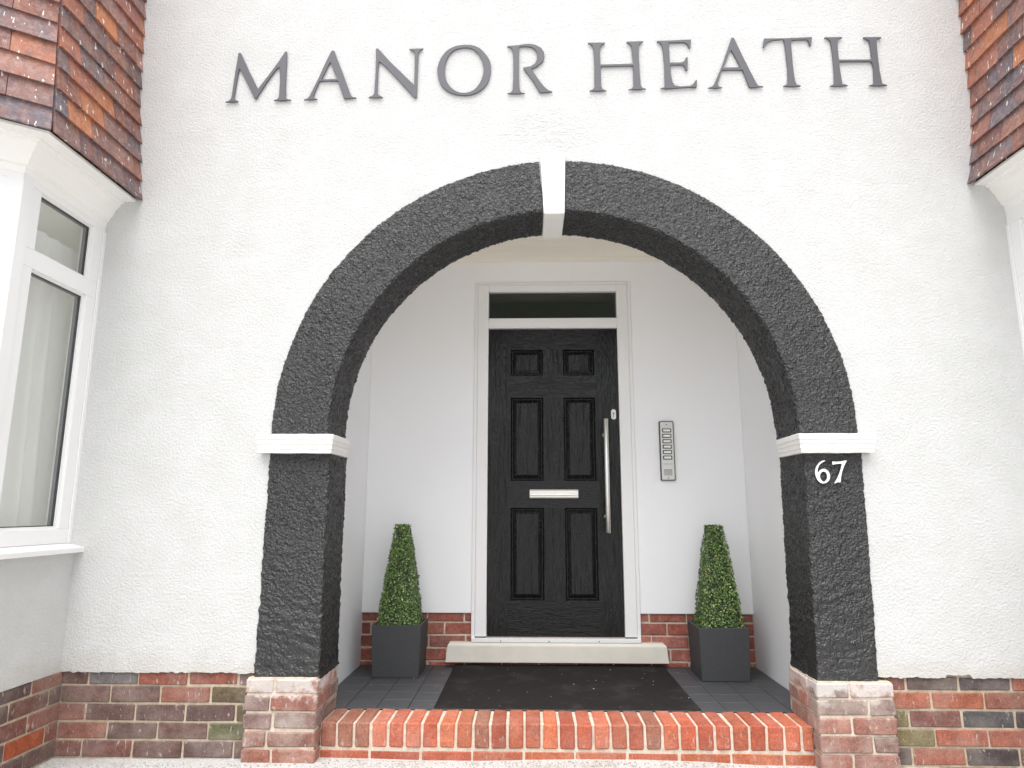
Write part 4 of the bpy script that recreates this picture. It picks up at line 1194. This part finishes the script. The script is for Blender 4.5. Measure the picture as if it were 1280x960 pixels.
def glyph(name, loops, y_front, thick, mat_, parent, label, bevel=0.0007):
    xs_ = [p[0] for p in loops[0]]; zs_ = [p[1] for p in loops[0]]
    cx, cz = (min(xs_) + max(xs_)) / 2, min(zs_)
    cu = bpy.data.curves.new(name, 'CURVE'); cu.dimensions = '2D'; cu.fill_mode = 'BOTH'
    cu.extrude = thick / 2 - bevel; cu.bevel_depth = bevel; cu.bevel_resolution = 1; cu.offset = -bevel - 0.0016
    for lp_ in loops:
        sp = cu.splines.new('POLY'); sp.points.add(len(lp_) - 1); sp.use_cyclic_u = True
        for pt_, (x, z) in zip(sp.points, lp_): pt_.co = (x - cx, z - cz, 0, 1)
    tmp = bpy.data.objects.new('tmp', cu); COL.objects.link(tmp)
    bpy.context.view_layer.update()
    dg = bpy.context.evaluated_depsgraph_get()
    me = bpy.data.meshes.new_from_object(tmp.evaluated_get(dg))
    bpy.data.objects.remove(tmp)
    me.transform(Matrix.Rotation(math.radians(90), 4, 'X'))
    me.materials.clear(); me.materials.append(mat_)
    me.name = name
    o = bpy.data.objects.new(name, me); COL.objects.link(o); o.parent = parent
    o.location = Vector((cx, y_front + thick / 2, cz)) - parent.location
    o['label'] = label
    return o
sign = empty('house_name_sign', (0.15, -0.012, 3.15))
tag(sign, 'grey serif capital letters spelling MANOR HEATH fixed above the arch', 'sign')
for k in ('M', 'A1', 'N', 'O', 'R', 'H1', 'E', 'A2', 'T', 'H2'):
    glyph('letter', LET[k], -0.024, 0.008, M['letter'], sign, 'letter ' + k[0] + {'A1': ' of the first word', 'A2': ' of the second word', 'H1': ' at the start of the second word', 'H2': ' at the end of the second word'}.get(k, ''))
num = empty('house_number', (1.375, -0.03, 1.19))
tag(num, 'white number 67 fixed on the black right pillar below its impost', 'house number')
for k in '67': glyph('digit', LET[k], -0.034, 0.007, M['digit'], num, 'digit ' + k)

# ------------------------------------------------------------------ camera
cam = bpy.data.cameras.new('Camera'); co = bpy.data.objects.new('Camera', cam); COL.objects.link(co)
cam.sensor_width = 36.0; cam.sensor_fit = 'HORIZONTAL'; cam.lens = 853.33 / 1280 * 36
cam.clip_start = 0.05; cam.clip_end = 2000
pit, yaw, roll = 0.18284542, -0.02421218, 0.00129837
cy, sy, cp, sp_ = math.cos(yaw), math.sin(yaw), math.cos(pit), math.sin(pit)
f_ = Vector((sy * cp, cy * cp, sp_)); r_ = Vector((cy, -sy, 0)); u_ = r_.cross(f_)
cr, sr = math.cos(roll), math.sin(roll)
r2 = r_ * cr + u_ * sr; u2 = u_ * cr - r_ * sr
Mx = Matrix(((r2.x, u2.x, -f_.x, 0), (r2.y, u2.y, -f_.y, 0), (r2.z, u2.z, -f_.z, 0), (0, 0, 0, 1)))
Mx.translation = Vector((0, -3.192, 1.0686))
co.matrix_world = Mx
scn.camera = co

# ------------------------------------------------------------------ light
SUN_EL, SUN_AZ = math.radians(68), math.radians(188)     # azimuth from +y, clockwise: behind the camera
w = bpy.data.worlds.new('World'); scn.world = w; w.use_nodes = True
nt = w.node_tree
sky = nt.nodes.new('ShaderNodeTexSky'); sky.sky_type = 'NISHITA'; sky.sun_disc = False
sky.sun_elevation = SUN_EL; sky.sun_rotation = SUN_AZ; sky.air_density = 1.0; sky.dust_density = 3.0; sky.ozone_density = 1.0
hs = nt.nodes.new('ShaderNodeHueSaturation'); hs.inputs['Saturation'].default_value = 0.22
nt.links.new(sky.outputs[0], hs.inputs['Color'])
bg = nt.nodes['Background']; nt.links.new(hs.outputs[0], bg.inputs['Color']); bg.inputs['Strength'].default_value = 0.14
sun = bpy.data.lights.new('Sun', 'SUN'); so = bpy.data.objects.new('Sun', sun); COL.objects.link(so)
sun.energy = 1.6; sun.angle = math.radians(60); sun.color = (1.0, 0.985, 0.965)
d = Vector((math.sin(SUN_AZ) * math.cos(SUN_EL), math.cos(SUN_AZ) * math.cos(SUN_EL), math.sin(SUN_EL)))
so.rotation_euler = d.to_track_quat('Z', 'Y').to_euler()
so.location = (0, -6, 8)
vs = scn.view_settings
scn.display_settings.display_device = 'sRGB'
vs.view_transform = 'Standard'; vs.look = 'None'; vs.exposure = 0.96; vs.gamma = 1.0; vs.use_curve_mapping = False
scn.cycles.max_bounces = 10; scn.cycles.diffuse_bounces = 8; scn.cycles.glossy_bounces = 4; scn.cycles.transparent_max_bounces = 12
